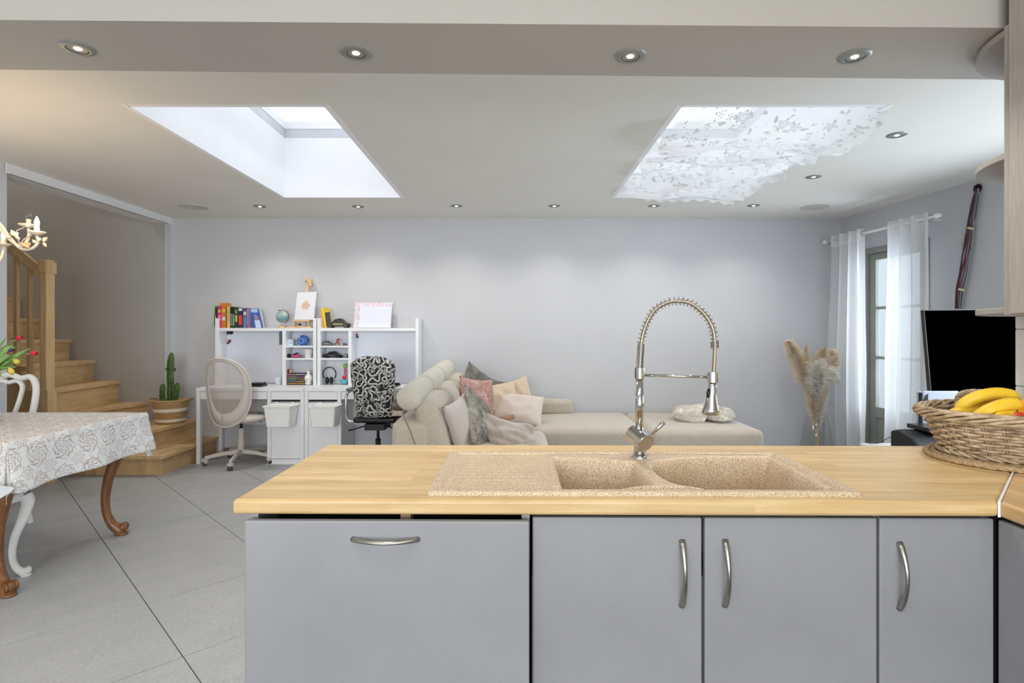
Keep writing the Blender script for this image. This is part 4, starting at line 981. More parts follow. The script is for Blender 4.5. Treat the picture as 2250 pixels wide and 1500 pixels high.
# trofast-like bins hanging on doors
def hbin(x0, x1, label):
    o = thing('hanging_bin', label, 'bin', ((x0+x1)/2, DF-.11, .40), group='white bins hooked over the cabinet doors')
    c = Vector(((x0+x1)/2, DF-.105, .395)); w_ = (x1-x0)/2
    def ring(k, z, d): return [c+Vector((a*w_*k, b_*.098*d, z)) for a, b_ in ((-.9,-1),(.9,-1),(1,-.8),(1,.95),(-1,.95),(-1,-.8))]
    vs = []; fs = []
    for k, z, d in ((.78,0,.72),(.80,.005,.76),(.93,.185,.96),(1.0,.187,1.06),(1.02,.20,1.08),(.97,.20,1.02),(.90,.185,.92),(.76,.012,.7)): vs += ring(k, z, d)
    n = 6
    for i in range(7):
        for j in range(n): fs.append((i*n+j, i*n+(j+1)%n, (i+1)*n+(j+1)%n, (i+1)*n+j))
    fs.append(tuple(range(n))); fs.append(tuple(7*n+j for j in range(n)))
    MB().add(vs, fs).build('tub', M_whitep, o, bev=.004, seg=3)
    for s_ in (-1,1): MB().box(c.x+s_*w_*.55-.015, c.x+s_*w_*.55+.015, DF-.012, DF+.003, .575, .612).build('hook', M_whitep, o)
hbin(xx(580,5.30), xx(645,5.30), 'white plastic bin hooked on the left desk cabinet door')
hbin(xx(679,5.30), xx(743,5.30), 'white plastic bin hooked on the right desk cabinet door')
# books
zs = 1.3415; BYY = 5.80
def D(x): return (x-VX)/F*BYY
def book(x0, x1, top, col, label, grp='books on the left hutch', lab=None, yoff=0, lean=0, dep=.15):
    h = (720-top)/F*BYY; X0, X1 = D(x0), D(x1); w_ = X1-X0
    o = thing('book', label, 'book', ((X0+X1)/2, 5.745+yoff+dep/2, zs), group=grp); o.rotation_euler = (0, lean, 0)
    m = plain('book_cover_%d_%d_%d' % col, rgb(*col), .4, var=.12, vs=30)
    MB().box(-w_/2, -w_/2+.0018, -dep/2, dep/2, 0, h).box(w_/2-.0018, w_/2, -dep/2, dep/2, 0, h).box(-w_/2, w_/2, -dep/2-.001, -dep/2+.002, 0, h).build('cover', m, o, world=False)
    MB().box(-w_/2+.002, w_/2-.002, -dep/2+.002, dep/2-.004, .003, h-.004).build('pages', plain('paper', rgb(232,228,216), .8), o, world=False)
    if lab:
        for (z0, z1, c) in lab: MB().box(-w_*.36, w_*.36, -dep/2-.0018, -dep/2-.0008, h*z0, h*z1).build('spine_print', plain('book_print_%d_%d_%d' % c, rgb(*c), .5), o, world=False)
    return o
book(476.8,478.6,671,(120,214,60),'thin lime green book at the far left end of the shelf', lab=[(.1,.6,(40,40,40))])
book(478.8,481.6,676,(52,50,52),'thin black spotted book beside the lime green one', lab=[(.15,.3,(190,190,180)),(.45,.6,(180,180,170))])
book(481.9,484.2,675,(54,30,62),'thin dark purple book left of the magenta book')
book(484.4,492.2,672.5,(206,40,124),'magenta book near the left end of the shelf', lab=[(.35,.6,(232,120,170)),(.7,.84,(224,180,80))])
book(492.8,502.6,673,(206,116,40),'thick orange book right of the magenta book', lab=[(.34,.52,(214,206,190)),(.72,.88,(226,190,70))])
book(503.0,504.6,674,(110,74,52),'thin brown book between the orange and yellow books')
book(504.8,511.4,673,(216,190,96),'pale yellow book beside the black books', lab=[(.3,.8,(190,176,110))])
book(511.9,516.2,674,(30,30,32),'black book right of the pale yellow book', lab=[(.1,.68,(130,134,130))])
book(516.5,521.2,675,(34,34,36),'second black book with grey lettering', lab=[(.1,.66,(150,150,144))])
book(521.5,528.2,676,(40,60,36),'black and green patterned book', lab=[(.3,.62,(168,190,96)),(.7,.9,(120,150,60))])
book(528.7,539.2,677,(44,40,78),'navy book with a red block and white top', lab=[(.15,.64,(222,58,44)),(.86,.99,(214,214,220))])
book(539.7,547.6,677,(92,72,124),'violet book with cream and teal bands', lab=[(.02,.58,(76,140,170)),(.64,.82,(214,204,178))])
book(547.9,551.2,679,(150,130,180),'slim lilac book next to the leaning blue one', lab=[(0,.15,(170,60,70))])
o = book(478.5,497,665,(216,128,44),'tall orange annual standing behind the magenta book', yoff=.10, dep=.03)
def leaner(nm, poly, Y, thick, m, label, cat, grp=None, prints=()):
    # flat panel given by its four corners, leaning back against something
    P = [S(x,y,Y+ (.045 if k < 2 else 0)) for k, (x,y) in enumerate(poly)]
    n = (P[1]-P[0]).cross(P[3]-P[0]).normalized()
    if n.y > 0: n = -n
    o = thing(nm, label, cat, (P[2]+P[3])/2, group=grp)
    MB().add(P+[p-n*thick for p in P], [(0,1,2,3),(4,5,6,7),(0,1,5,4),(1,2,6,5),(2,3,7,6),(3,0,4,7)]).build('board' if cat != 'book' else 'cover', m, o)
    for (u0,u1,v0,v1,pm,shape) in prints:
        def pt(u, v): return P[0].lerp(P[1], u).lerp(P[3].lerp(P[2], u), v)+n*.0012
        if shape == 'r': MB().add([pt(u0,v0),pt(u1,v0),pt(u1,v1),pt(u0,v1)], [(0,1,2,3)]).build('print', pm, o)
        else:
            k = 20; MB().add([pt((u0+u1)/2+(u1-u0)/2*math.cos(2*PI*i/k)*(1+.12*math.cos(shape*2*PI*i/k)), (v0+v1)/2+(v1-v0)/2*math.sin(2*PI*i/k)*(1+.12*math.cos(shape*2*PI*i/k))) for i in range(k)], [tuple(range(k))]).build('print', pm, o)
    return o
mp_ = lambda n, c: plain(n, rgb(*c), .55, var=.08, vs=40)
leaner('book', [(569,680),(573,679.5),(579.5,719.6),(575,719.6)], 5.80, .02, mp_('white_dotted_cover', (214,210,214)), 'white dotted picture book behind the leaning blue book', 'book', 'books on the left hutch')
leaner('book', [(550,678),(567.5,678),(577.5,719.8),(557,719.8)], 5.76, .012, mp_('blue_cover', (52,92,178)), 'blue picture book leaning face out beside the upright books', 'book', 'books on the left hutch', prints=[(.05,.85,.02,.2,mp_('pale_blue_print',(160,190,222)),'r'),(.25,.85,.6,1.0,mp_('white_print',(196,208,232)),'r'),(.3,.72,.3,.62,mp_('brown_print',(170,130,110)),3)])
# globe
gl = thing('globe', 'small pale blue globe on a wooden foot between books and easel', 'globe', (D(620), 5.80, zs))
t = NT('globe_map'); n_ = t.noise(t.coord(), 16, 5, .6); t.set(t.ramp(n_, [(.48, rgb(122,160,168)), (.52, rgb(186,196,176))]), .35); M_globe = t.m
gc = Vector((D(620), 5.80, S(620,695.5,5.80).z))
MB().ell(gc, .062, 24, 16).build('sphere', M_globe, gl, smooth=True)
MB().lathe([(.045,0),(.042,.008),(.015,.022),(.008,.04)], (gc.x,gc.y,zs), 20).build('foot', M_pine, gl, smooth=True)
MB().tube([gc+Vector((math.sin(a)*.069, 0, math.cos(a)*.069)) for a in [R(-28+k*9) for k in range(22)]], .0025, 6).ell(gc+Vector((-.034,0,.066)), .006, 8, 6).build('meridian_arm', M_blackm, gl, smooth=True)
# easel with canvas
ea = thing('tabletop_easel', 'small wooden table easel behind the canvas, clamp at its tip', 'easel', (D(668), 5.82, zs))
MB().tube([S(671,708,5.83), S(677,610,5.88)], .018, 4, flat=.45).build('mast', M_pine, ea)
MB().box(D(673), D(680), 5.855, 5.885, S(0,629,5.87).z, S(0,613,5.87).z).build('top_clamp', M_pine, ea, bev=.003)
MB().tube([S(672,618,5.85), S(672,618,5.84)], .007, 8).build('clamp_screw', M_blackm, ea)
BX('canvas_ledge', M_pine, D(647), D(683.5), 5.745, 5.80, S(0,706.5,5.77).z, S(0,702.8,5.77).z, ea, bev=.002)
for x in (650,680): BX('side_post', M_pine, D(x)-.009, D(x)+.009, 5.77, 5.80, zs+.012, S(0,705,5.77).z, ea)
BX('base_rail', M_pine, D(634), D(688), 5.745, 5.775, zs, zs+.013, ea, bev=.002)
MB().ell((D(662),5.755,zs+.035), (.018,.014,.012), 10, 8).build('wing_knob', M_black, ea, smooth=True)
MB().prism([(0,0),(.03,-.01),(.045,.012),(.02,.02)], 0, .012, Matrix.Translation((D(656),5.74,zs+.013))).build('wood_scrap', M_pine, ea)
leaner('canvas', [(653.6,642.6),(695.7,640.5),(688.8,702.4),(646.7,702.0)], 5.765, .016, plain('canvas_white', rgb(222,222,228), .7, var=.01), 'white canvas with a peach drawing standing on the small easel', 'picture', prints=[(.30,.72,.36,.62,mp_('peach_watercolour',(214,180,160)),5),(.40,.62,.30,.42,mp_('peach_watercolour2',(220,190,172)),4)])
# right hutch top
leaner('book', [(704,680),(709,676.5),(716,720),(708,720)], 5.78, .02, mp_('orange_lilac_cover', (222,160,90)), 'orange and lilac booklet at the left end of the right hutch', 'book', 'booklets beside the toy car')
leaner('book', [(706,676.5),(711.5,676),(719.5,719.8),(713.5,719.8)], 5.765, .02, mp_('yellow_cover', (226,196,40)), 'bright yellow booklet leaning in the middle of three', 'book', 'booklets beside the toy car')
leaner('book', [(711.5,677),(724.5,676.5),(729,715),(716.5,719.8)], 5.76, .006, mp_('yellow_black_cover', (206,172,50)), 'black and yellow booklet leaning behind the dark toy car', 'book', 'booklets beside the toy car', prints=[(.1,.95,.22,.98,mp_('dark_print',(60,58,54)),'r'),(.3,.8,.5,.9,mp_('tan_print',(150,136,84)),4)])
def toycar(cx, cy, z, L_, col, acc, label, Y=None, wheel=.020, ang=0):
    o = thing('toy_car', label, 'toy car', (cx, cy, z), ang, 'toy cars on the right hutch')
    h = wheel*1.1; W = L_*.42; m = plain('toy_%d_%d_%d' % col, rgb(*col), .35, var=.2, vs=60)
    body = [(-.5,.9*h),(-.47,1.7*h),(-.30,2.0*h),(-.12,3.1*h),(.12,3.2*h),(.28,2.0*h),(.46,1.6*h),(.5,.9*h),(.3,.55*h),(-.3,.55*h)]
    MB().prism([(a*L_, b_) for a, b_ in body], -W*.32, W*.32, Matrix.Rotation(R(90),4,'X')).build('body', m, o, world=False, bev=.003)
    for sy in (-1, 1): MB().tube([Vector((-.2*L_,sy*W*.33,2.1*h)), Vector((-.08*L_,sy*W*.33,3.3*h)), Vector((.12*L_,sy*W*.33,3.35*h)), Vector((.26*L_,sy*W*.33,2.1*h))], .0022, 6).build('roll_cage', M_blackm, o, world=False)
    BX('side_trim', plain('toy_%d_%d_%d' % acc, rgb(*acc), .4), -.22*L_, .22*L_, -W*.34, -W*.30, 1.1*h, 1.6*h, o, world=False)
    for sx in (-.32, .33):
        for sy in (-1, 1):
            M_ = Matrix.Translation((sx*L_, sy*W*.40, wheel)) @ Matrix.Rotation(R(90),4,'X')
            wl = MB().lathe([(wheel*.5,-wheel*.35),(wheel*.92,-wheel*.35),(wheel,-wheel*.2),(wheel,wheel*.2),(wheel*.92,wheel*.35),(wheel*.5,wheel*.35)], (0,0,0), 18, M_).build('wheel', M_black, o, world=False)
            MB().lathe([(0,-wheel*.30),(wheel*.5,-wheel*.36),(wheel*.52,wheel*.36),(0,wheel*.3)], (0,0,0), 14, M_).build('hub', plain('toy_%d_%d_%d' % acc, rgb(*acc), .4), wl, world=False)
    return o
toycar(D(744.5), 5.80, zs, .245, (44,44,42), (172,160,112), 'large dark toy buggy with beige rims on top of the right hutch', wheel=.026)
leaner('notepad', [(781,664.3),(863,664),(859,720),(776.5,720)], 5.80, .006, None or (lambda: (lambda t: (t.set(t.ramp(t.noise(t.coord(), 26, 3), [(.42, rgb(226,224,232)), (.52, rgb(214,180,196)), (.58, rgb(230,228,232)), (.66, rgb(196,200,196)), (.7, rgb(188,70,110))]), .6), t.m)[1])(NT('floral_print')))(), 'desk notepad with a pink floral border on top of the right hutch', 'notepad')
MB_ = [S(791.5,672,5.797+.03),S(861,673,5.797+.03),S(857.5,719.6,5.797-.012),S(787,719.6,5.797-.012)]
nn = [o for o in COL.objects if o.name.startswith('notepad')][0]
MB().add(MB_+[p+Vector((0,.006,0)) for p in MB_], [(0,1,2,3),(4,5,6,7),(0,1,5,4),(1,2,6,5),(2,3,7,6),(3,0,4,7)]).build('paper_block', plain('bluish_paper', rgb(222,224,236), .7, var=.01), nn)
# small things in the compartments
z1_, z2_, z3_ = 1.157, 1.030, .752
def yy(z): return z
def smallthing(nm, label, cat, x, z, grp=None, y=5.79): return thing(nm, label, cat, (D(x), y, z), group=grp)
o = smallthing('small_box', 'small white and pale blue box in the upper left compartment', 'box', 640, z1_)
BX('box_body', plain('pale_blue_card', rgb(206,220,228), .6), D(633.5), D(646), 5.77, 5.82, z1_, z1_+.068, o, bev=.003)
BX('label_patch', plain('teal_card', rgb(120,170,180), .6), D(641), D(643), 5.768, 5.7705, z1_+.02, z1_+.036, o)
o = smallthing('instant_camera', 'round-edged blue instant camera in the upper left compartment', 'camera', 665, z1_)
cb = Vector((D(665.5),5.80,z1_+.056)); M_blue = plain('blue_camera_plastic', rgb(70,116,196), .35)
MB().ell(cb, (.058,.026,.054), 22, 14).build('camera_body', M_blue, o, smooth=True)
ln = MB().lathe([(.034,0),(.034,.014),(.026,.02),(.012,.02),(.010,.012)], (0,0,0), 24, Matrix.Translation(cb+Vector((-.006,-.020,-.006))) @ Matrix.Rotation(R(90),4,'X')).build('lens_ring', plain('blue_ring', rgb(92,140,214), .3), o, smooth=True)
MB().lathe([(0,0),(.011,0),(.011,.003)], (0,0,0), 16, Matrix.Translation(cb+Vector((-.006,-.034,-.006))) @ Matrix.Rotation(R(90),4,'X')).build('lens', M_black, ln)
BX('flash_window', plain('flash_white', rgb(220,224,226), .3), cb.x-.032, cb.x-.022, 5.775, 5.785, cb.z+.022, cb.z+.040, o)
MB().tube(cr([cb+Vector(v) for v in ((-.05,-.01,-.045),(-.02,-.045,-.054),(.03,-.05,-.053),(.07,-.02,-.05),(.055,.01,.01))], 6), .002, 6).build('wrist_strap', M_blue, o)
o = smallthing('camera_case', 'small black zip case in the middle left compartment', 'case', 633, z2_)
MB().ell((D(634),5.79,z2_+.022), (.032,.03,.022), 14, 8).build('case_body', M_blackm, o, smooth=True)
o = smallthing('pencil_case', 'pink pencil case with pens on top in the middle left compartment', 'case', 652, z2_)
MB().ell((D(652),5.79,z2_+.018), (.054,.03,.018), 16, 8).build('case_body', plain('pink_fabric', rgb(206,86,132), .7), o, smooth=True)
for k in range(3): MB().tube([Vector((D(644)+.012*k,5.77,z2_+.034)), Vector((D(652)+.013*k,5.80,z2_+.052))], .003, 6).build('pen', M_blackm, o)
o = smallthing('white_bucket', 'small white metal bucket in the middle left compartment', 'bucket', 679, z2_, y=5.785)
MB().lathe([(.032,0),(.034,.004),(.039,.05),(.0415,.052),(.041,.058),(.044,.088),(.047,.090),(.044,.092),(.040,.06),(.030,.006),(0,.006)], (D(679),5.785,z2_), 26).build('bucket_body', M_whitep, o, smooth=True)
o = smallthing('marker_set', 'rack of colourful marker pens with a magenta notebook in the lower left compartment', 'markers', 654, z3_)
BX('rack', M_blackm, D(634.5), D(673), 5.775, 5.85, z3_, z3_+.118, o)
cols = [[(224,150,70),(214,196,110),(210,120,60),(226,180,60)],[(160,170,150),(120,150,160),(180,160,140),(200,180,120)],[(110,160,200),(150,190,220),(190,80,110),(206,140,120)],[(150,200,110),(190,210,120),(120,180,170),(206,110,90)],[(196,80,100),(214,150,170),(150,110,180),(96,90,160)],[(222,190,200),(206,110,150),(226,220,140),(200,206,230)]]
for r_ in range(6):
    for k in range(16):
        cl_ = cols[r_][(k*4//16+ (k % 2)*1) % 4]
        x = D(636)+k*.0118; z = z3_+.012+r_*.0188
        MB().lathe([(.0052,0),(.0052,.010),(.0035,.012),(0,.012)], (0,0,0), 8, Matrix.Translation((x,5.777,z)) @ Matrix.Rotation(R(90),4,'X')).build('marker', plain('marker_%d_%d_%d' % cl_, rgb(*cl_), .4, var=.02), o)
BX('notebook', plain('magenta_card', rgb(150,60,100), .5), D(632.8), D(634.2), 5.76, 5.85, z3_, z3_+.16, o)
BX('yellow_card', plain('yellow_card', rgb(214,190,100), .5), D(636), D(640), 5.80, 5.803, z3_+.118, z3_+.158, o)
o = smallthing('white_desk_toy', 'white round-bodied desk toy with a smile beside the markers', 'toy', 680, z3_, y=5.775)
MB().lathe([(.02,0),(.030,.004),(.033,.02),(.026,.034),(.036,.044),(.041,.07),(.036,.092),(.018,.108),(.016,.12),(.020,.132),(.012,.15),(0,.152)], (D(680),5.775,z3_), 26).build('toy_body', M_whitep, o, smooth=True)
MB().tube([Vector((D(680)+.012*math.cos(a),5.775-.0405,z3_+.066+.010*math.sin(a))) for a in [R(200+20*k) for k in range(8)]], .0012, 5).build('smile_line', M_blackm, o)
z1r, z2r = z1_, z2_
toycar(D(718), 5.79, z1r, .135, (34,34,36), (150,150,146), 'small black toy car in the upper right compartment', wheel=.013, ang=.2)
o = smallthing('red_toy_figure', 'tiny red jointed toy beside the black car in the upper compartment', 'toy', 741, z1r)
for a, b_, r_ in (((736,757),(741,750),.006),((741,750),(744,744),.008),((744,744),(748,748),.004),((741,750),(746,757),.006),((744,744),(738,747),.003)):
    MB().tube([S(*a,5.79), S(*b_,5.79)], r_, 8).build('limb', plain('red_toy', rgb(190,34,52), .4), o, smooth=True)
o = smallthing('purple_toy', 'small purple and yellow toy in the upper right compartment', 'toy', 757, z1r)
MB().ell((D(757),5.79,z1r+.014), (.026,.018,.014), 12, 8).build('toy_body', plain('purple_toy', rgb(128,96,160), .5), o, smooth=True)
MB().ell((D(753.5),5.775,z1r+.012), (.010,.010,.012), 10, 6).build('toy_head', plain('yellow_toy', rgb(206,180,70), .5), o, smooth=True)
toycar(D(731), 5.79, z2r, .20, (30,30,33), (96,96,96), 'long black toy racing car in the middle right compartment', wheel=.018, ang=-.15)
toycar(D(754.5), 5.86, z2r, .09, (200,204,220), (90,90,96), 'small white toy car behind the racing car in the middle right compartment', wheel=.010)
hd = smallthing('headphones', 'black over-ear headphones standing in the lower right compartment', 'headphones', 725, z3_)
hcx = D(724.5)
MB().tube([Vector((hcx+.068*math.cos(a), 5.79, z3_+.108+.072*math.sin(a))) for a in [R(-35+12.5*k) for k in range(21)]], .0055, 8, flat=2.0).build('headband', M_black, hd, smooth=True)
for s_ in (-1,1): MB().ell((hcx+s_*.022,5.785,z3_+.042), (.020,.026,.040), 16, 10).build('ear_cup', M_black, hd, smooth=True)
o = smallthing('stacked_baby_toy', 'green, pink and turquoise soft toy at the edge of the lower right compartment', 'toy', 759, z3_)
MB().ell((D(759.5),5.78,z3_+.196), (.024,.022,.024), 14, 10).build('green_ball', plain('green_toy', rgb(128,190,70), .6), o, smooth=True)
for k in range(5): MB().ell((D(760),5.78,z3_+.166-.018*k), (.016,.016,.010), 12, 6).build('pink_ring', plain('pink_toy', rgb(216,110,156), .5), o, smooth=True)
MB().ell((D(758),5.775,z3_+.075), (.024,.020,.022), 12, 8).build('red_ball', plain('crimson_toy', rgb(206,40,70), .5), o, smooth=True)
MB().ell((D(758),5.775,z3_+.028), (.034,.026,.028), 12, 8).build('turquoise_body', plain('turquoise_toy', rgb(90,180,200), .6), o, smooth=True)
MB().ell((D(749),5.775,z3_+.044), (.016,.012,.012), 10, 6).build('turquoise_arm', plain('turquoise_toy', rgb(90,180,200), .6), o, smooth=True)
# magnets and cards on the boards
def wallbit(nm, label, cat, mats):
    c = mats[0]; o = thing(nm, label, cat, (D(c[0]), 5.895, S(0,c[1],5.9).z))
    for (x,y,r_,m) in mats: MB().lathe([(r_,0),(r_,.010),(r_*.8,.012),(0,.012)], (0,0,0), 16, Matrix.Translation((xx(x,5.9),5.9,S(0,y,5.9).z)) @ Matrix.Rotation(R(90),4,'X')).build('disc', m, o)
    return o
M_red = plain('dark_red_plastic', rgb(150,36,44), .4)
wallbit('round_magnet', 'pair of round black magnets under the left hutch shelf', 'magnet', [(500.5,730.5,.020,M_black),(508.5,730.5,.020,M_black)])
wallbit('cherry_magnet', 'dark red cherry magnet below the black magnets', 'magnet', [(505,749,.016,M_red),(502,753.5,.010,M_black)])
wallbit('cherry_magnet', 'dark red cherry magnet at the top of the right hutch board', 'magnet', [(783,736,.018,M_red),(786.5,740.5,.010,M_black),(780,732,.006,M_red)])
o = thing('postcard', 'blue and grey postcard hanging beside the left divider', 'card', (xx(617,5.89),5.895,S(0,757,5.9).z))
BX('card_photo', plain('postcard_dark', rgb(104,108,108), .5, var=.25, vs=30), xx(613.2,5.89), xx(621.5,5.89), 5.893, 5.897, S(0,757,5.9).z, S(0,734,5.9).z, o)
BX('card_sky', plain('postcard_blue', rgb(92,112,168), .5), xx(613.2,5.89), xx(621.5,5.89), 5.893, 5.897, S(0,734,5.9).z, S(0,727.5,5.9).z, o)
# on the desks
o = thing('black_tablet', 'stack of two black flat devices on the left desk behind the chair', 'tablet', (xx(566,5.62),5.62,.75))
BX('lower_device', M_black, xx(550,5.6), xx(580,5.6), 5.54, 5.68, .7505, .768, o, bev=.004); BX('upper_device', M_black, xx(553,5.62), xx(578,5.62), 5.58, 5.70, .7685, .786, o, bev=.004)
MB().tube(cr([Vector((xx(580,5.62),5.66,.765)), Vector((xx(588,5.62),5.72,.775)), Vector((xx(596,5.62),5.80,.755)), Vector((xx(606,5.62),5.87,.753))], 6), .002, 6).build('cable', M_black, o)
o = thing('white_beaker', 'translucent white beaker on the left desk beside the divider', 'cup', (xx(611,5.8),5.80,.75))
MB().lathe([(.030,0),(.032,.005),(.037,.082),(.034,.082),(.030,.01),(0,.008)], (xx(611,5.8),5.80,.7505), 24).build('beaker_body', plain('frosted_white', rgb(222,226,234), .4), o, smooth=True)
o = thing('grey_tray', 'thin dark grey laptop edge on the right desk beside the chair', 'laptop', (xx(866,5.6),5.6,.75))
MB().box(xx(838,5.6), xx(876,5.6), 5.50, 5.70, .7505, .764).build('laptop_base', plain('slate_grey', rgb(98,102,110), .4, .3), o, bev=.005)
MB().add([Vector(v) for v in ((xx(838,5.6),5.69,.766),(xx(876,5.6),5.69,.766),(xx(877,5.6),5.60,.785),(xx(839,5.6),5.60,.785))], [(0,1,2,3)]).build('laptop_lid', plain('slate_grey', rgb(98,102,110), .4, .3), o, solid=.006)
o = MB().tube(cr([Vector((-2.515,5.5,.50)), Vector((-2.517,5.495,.46)), Vector((-2.515,5.5,.41))], 4), .013, 8, flat=.5).build('blue_tag', plain('blue_tag', rgb(40,84,170), .4), label='small blue tag hanging under the left desk by the cabinet', cat='tag', smooth=True)
# ================================================================== SWIVEL CHAIRS
M_beige = plain('beige_plastic', rgb(206,199,190), .45, var=.02)
sw = thing('swivel_chair', 'beige swivel chair with an oval mesh back at the left desk', 'chair', (-2.715,5.52,0), R(-9))
# local frame: chair faces +Y, back towards -Y
def loc(name, mb, m, par=sw, **k): return mb.build(name, m, par, world=False, **k)
ang0 = R(-72)
for k in range(5):
    a = ang0+k*2*PI/5; d = Vector((math.cos(a), math.sin(a), 0))
    lg = loc('base_leg', MB().tube([d*.02+Vector((0,0,.115)), d*.16+Vector((0,0,.105)), d*.315+Vector((0,0,.080))], [.030,.026,.021], 4, flat=.75), M_beige, bev=.005)
    cs = loc('caster', MB().box(-.022,.022,-.022,.022,.040,.066, Matrix.Translation(d*.31)).ell(d*.31+Vector((0,0,.038)), (.024,.024,.022), 12, 8), M_beige, par=lg, smooth=False, bev=.003)
    loc('caster_wheel', MB().lathe([(0,-.020),(.022,-.020),(.0235,-.015),(.0235,.015),(.022,.020),(0,.020)], (0,0,0), 16, Matrix.Translation(d*.318+Vector((0,0,.0235))) @ Matrix.Rotation(a,4,'Z') @ Matrix.Rotation(R(90),4,'X')), plain('grey_rubber', rgb(70,70,74), .6), par=lg)
loc('column_shroud', MB().lathe([(.034,.08),(.034,.20),(.030,.34),(.030,.345)], (0,0,0), 22), M_beige, smooth=True)
loc('gas_column', MB().tube([Vector((0,0,.34)), Vector((0,0,.43))], .014, 14), M_blackm, smooth=True)
loc('seat', MB().lathe([(0,.415),(.16,.415),(.225,.43),(.24,.455),(.22,.48),(.1,.487),(0,.484)], (0.03,.0,0), 36, sy=.95), M_beige, smooth=True)
def bk_pt(a, k=1.0, y0=-.25, bow=1):
    ca, sa = math.cos(a), math.sin(a)
    w_ = .232*(1+.07*sa); x = w_*math.copysign(abs(ca)**.82, ca)*k; z = .722+.325*math.copysign(abs(sa)**.82, sa)*k
    y = y0-.07*((z-.45)/.6)**1.2 if z > .45 else y0
    y += .10*(x/.24)**2*bow-.0
    return Vector((x, y, z))
loc('back_rim', MB().tube([bk_pt(2*PI*i/64) for i in range(64)], .011, 8, closed=True), M_beige, smooth=True)
# solid shell ring around the mesh window (mesh window offset upwards)
def inner(a):
    p = bk_pt(a, 1.0); c = Vector((0,0,.79)); ca, sa = math.cos(a), math.sin(a)
    return bk_pt(a, .985).lerp(Vector((.0,-.27,.775)), 0.22 if sa > -.2 else .22+.10*min(1,(-sa-.2)*1.3)*1.4)
NBK = 64; vs = [bk_pt(2*PI*i/NBK) for i in range(NBK)]
def onback(x, z):
    y = -.25-.07*((max(z,.45)-.45)/.6)**1.2+.10*(x/.24)**2; return Vector((x,y,z))
inn = []
for i in range(NBK):
    a = 2*PI*i/NBK; ca, sa = math.cos(a), math.sin(a)
    x = .178*(1+.10*sa)*math.copysign(abs(ca)**.85, ca); z = .785+(.235 if sa > 0 else .265)*math.copysign(abs(sa)**.9, sa); inn.append(onback(x, z))
mb = MB(); mb.add(vs+inn, [(i,(i+1)%NBK,NBK+(i+1)%NBK,NBK+i) for i in range(NBK)]); loc('back_shell', mb, M_beige, smooth=True, solid=.008)
mb = MB(); rings = 6; vv = []
for r_ in range(rings+1):
    k = 1-r_/rings
    for i in range(NBK):
        p = inn[i]; x = p.x*k; z = .785+(p.z-.785)*k; vv.append(onback(x,z))
mb.add(vv, [(r_*NBK+i, r_*NBK+(i+1)%NBK, (r_+1)*NBK+(i+1)%NBK, (r_+1)*NBK+i) for r_ in range(rings) for i in range(NBK)])
loc('mesh_panel', mb, M_mesh, smooth=True)
loc('back_bracket', MB().tube(cr([Vector((0,0,.42)), Vector((0,-.14,.41)), Vector((0,-.235,.44)), Vector((0,-.25,.52))], 5), .018, 8, flat=1.8), M_beige, smooth=True)
# patterned office chair
pc_ = thing('office_chair', 'office chair with black and white squiggle-print back and chrome arms', 'chair', (-1.275,5.20,0), R(-2))
t = NT('squiggle_print'); co = t.coord()
EP = .0015
n1 = t.noise(t.coord(), 24, 0, .5); nx = t.noise(t.coord(loc=(EP,0,0)), 24, 0, .5); nzz = t.noise(t.coord(loc=(0,0,EP)), 24, 0, .5)
gx = t.math('SUBTRACT', nx, n1); gz = t.math('SUBTRACT', nzz, n1)
gr = t.math('ADD', t.math('SQRT', t.math('ADD', t.math('MULTIPLY', gx, gx), t.math('MULTIPLY', gz, gz))), .0012)
def contour(lv): return t.math('LESS_THAN', t.math('ABSOLUTE', t.math('SUBTRACT', n1, lv)), t.math('MULTIPLY', gr, 1.25))
li = t.math('MAXIMUM', contour(.41), t.math('MAXIMUM', contour(.50), contour(.59)))
t.set(t.mix(li, rgb(38,38,40), rgb(224,222,216)), .85); t.bump(t.noise(co, 300, 2), .3, .001); M_squig = t.m
def pback(u, v, side):
    a = (u-.5)*2; z = lerp(.525,1.085,v); w_ = .166+.040*sm(0,.75,v)
    if v > .86: w_ *= math.sqrt(max(0,1-((v-.86)/.155)**2*.35))
    x = a*w_*(1-.04*(1-abs(a)))
    th = .045*math.sqrt(max(0,1-abs(a)**4))*math.sqrt(max(0,1-abs(2*v-1)**6))
    zc = z-(.05*abs(a)**3 if v > .8 else 0)*((v-.8)/.2 if v > .8 else 0)
    y = -.17-.06*v+.045*a*a+side*th
    return Vector((x,y,zc))
mb = MB(); mb.grid(24, 30, lambda u, v: pback(u,v,-1)); mb.grid(24, 30, lambda u, v: pback(1-u,v,1))
loc('backrest', mb, M_squig, par=pc_, smooth=True)
loc('seat', MB().box(-.20,.20,-.14,.30,.462,.522), M_black, par=pc_, bev=.03, seg=4)
loc('mechanism', MB().box(-.09,.09,-.13,.12,.40,.455), M_blackm, par=pc_)
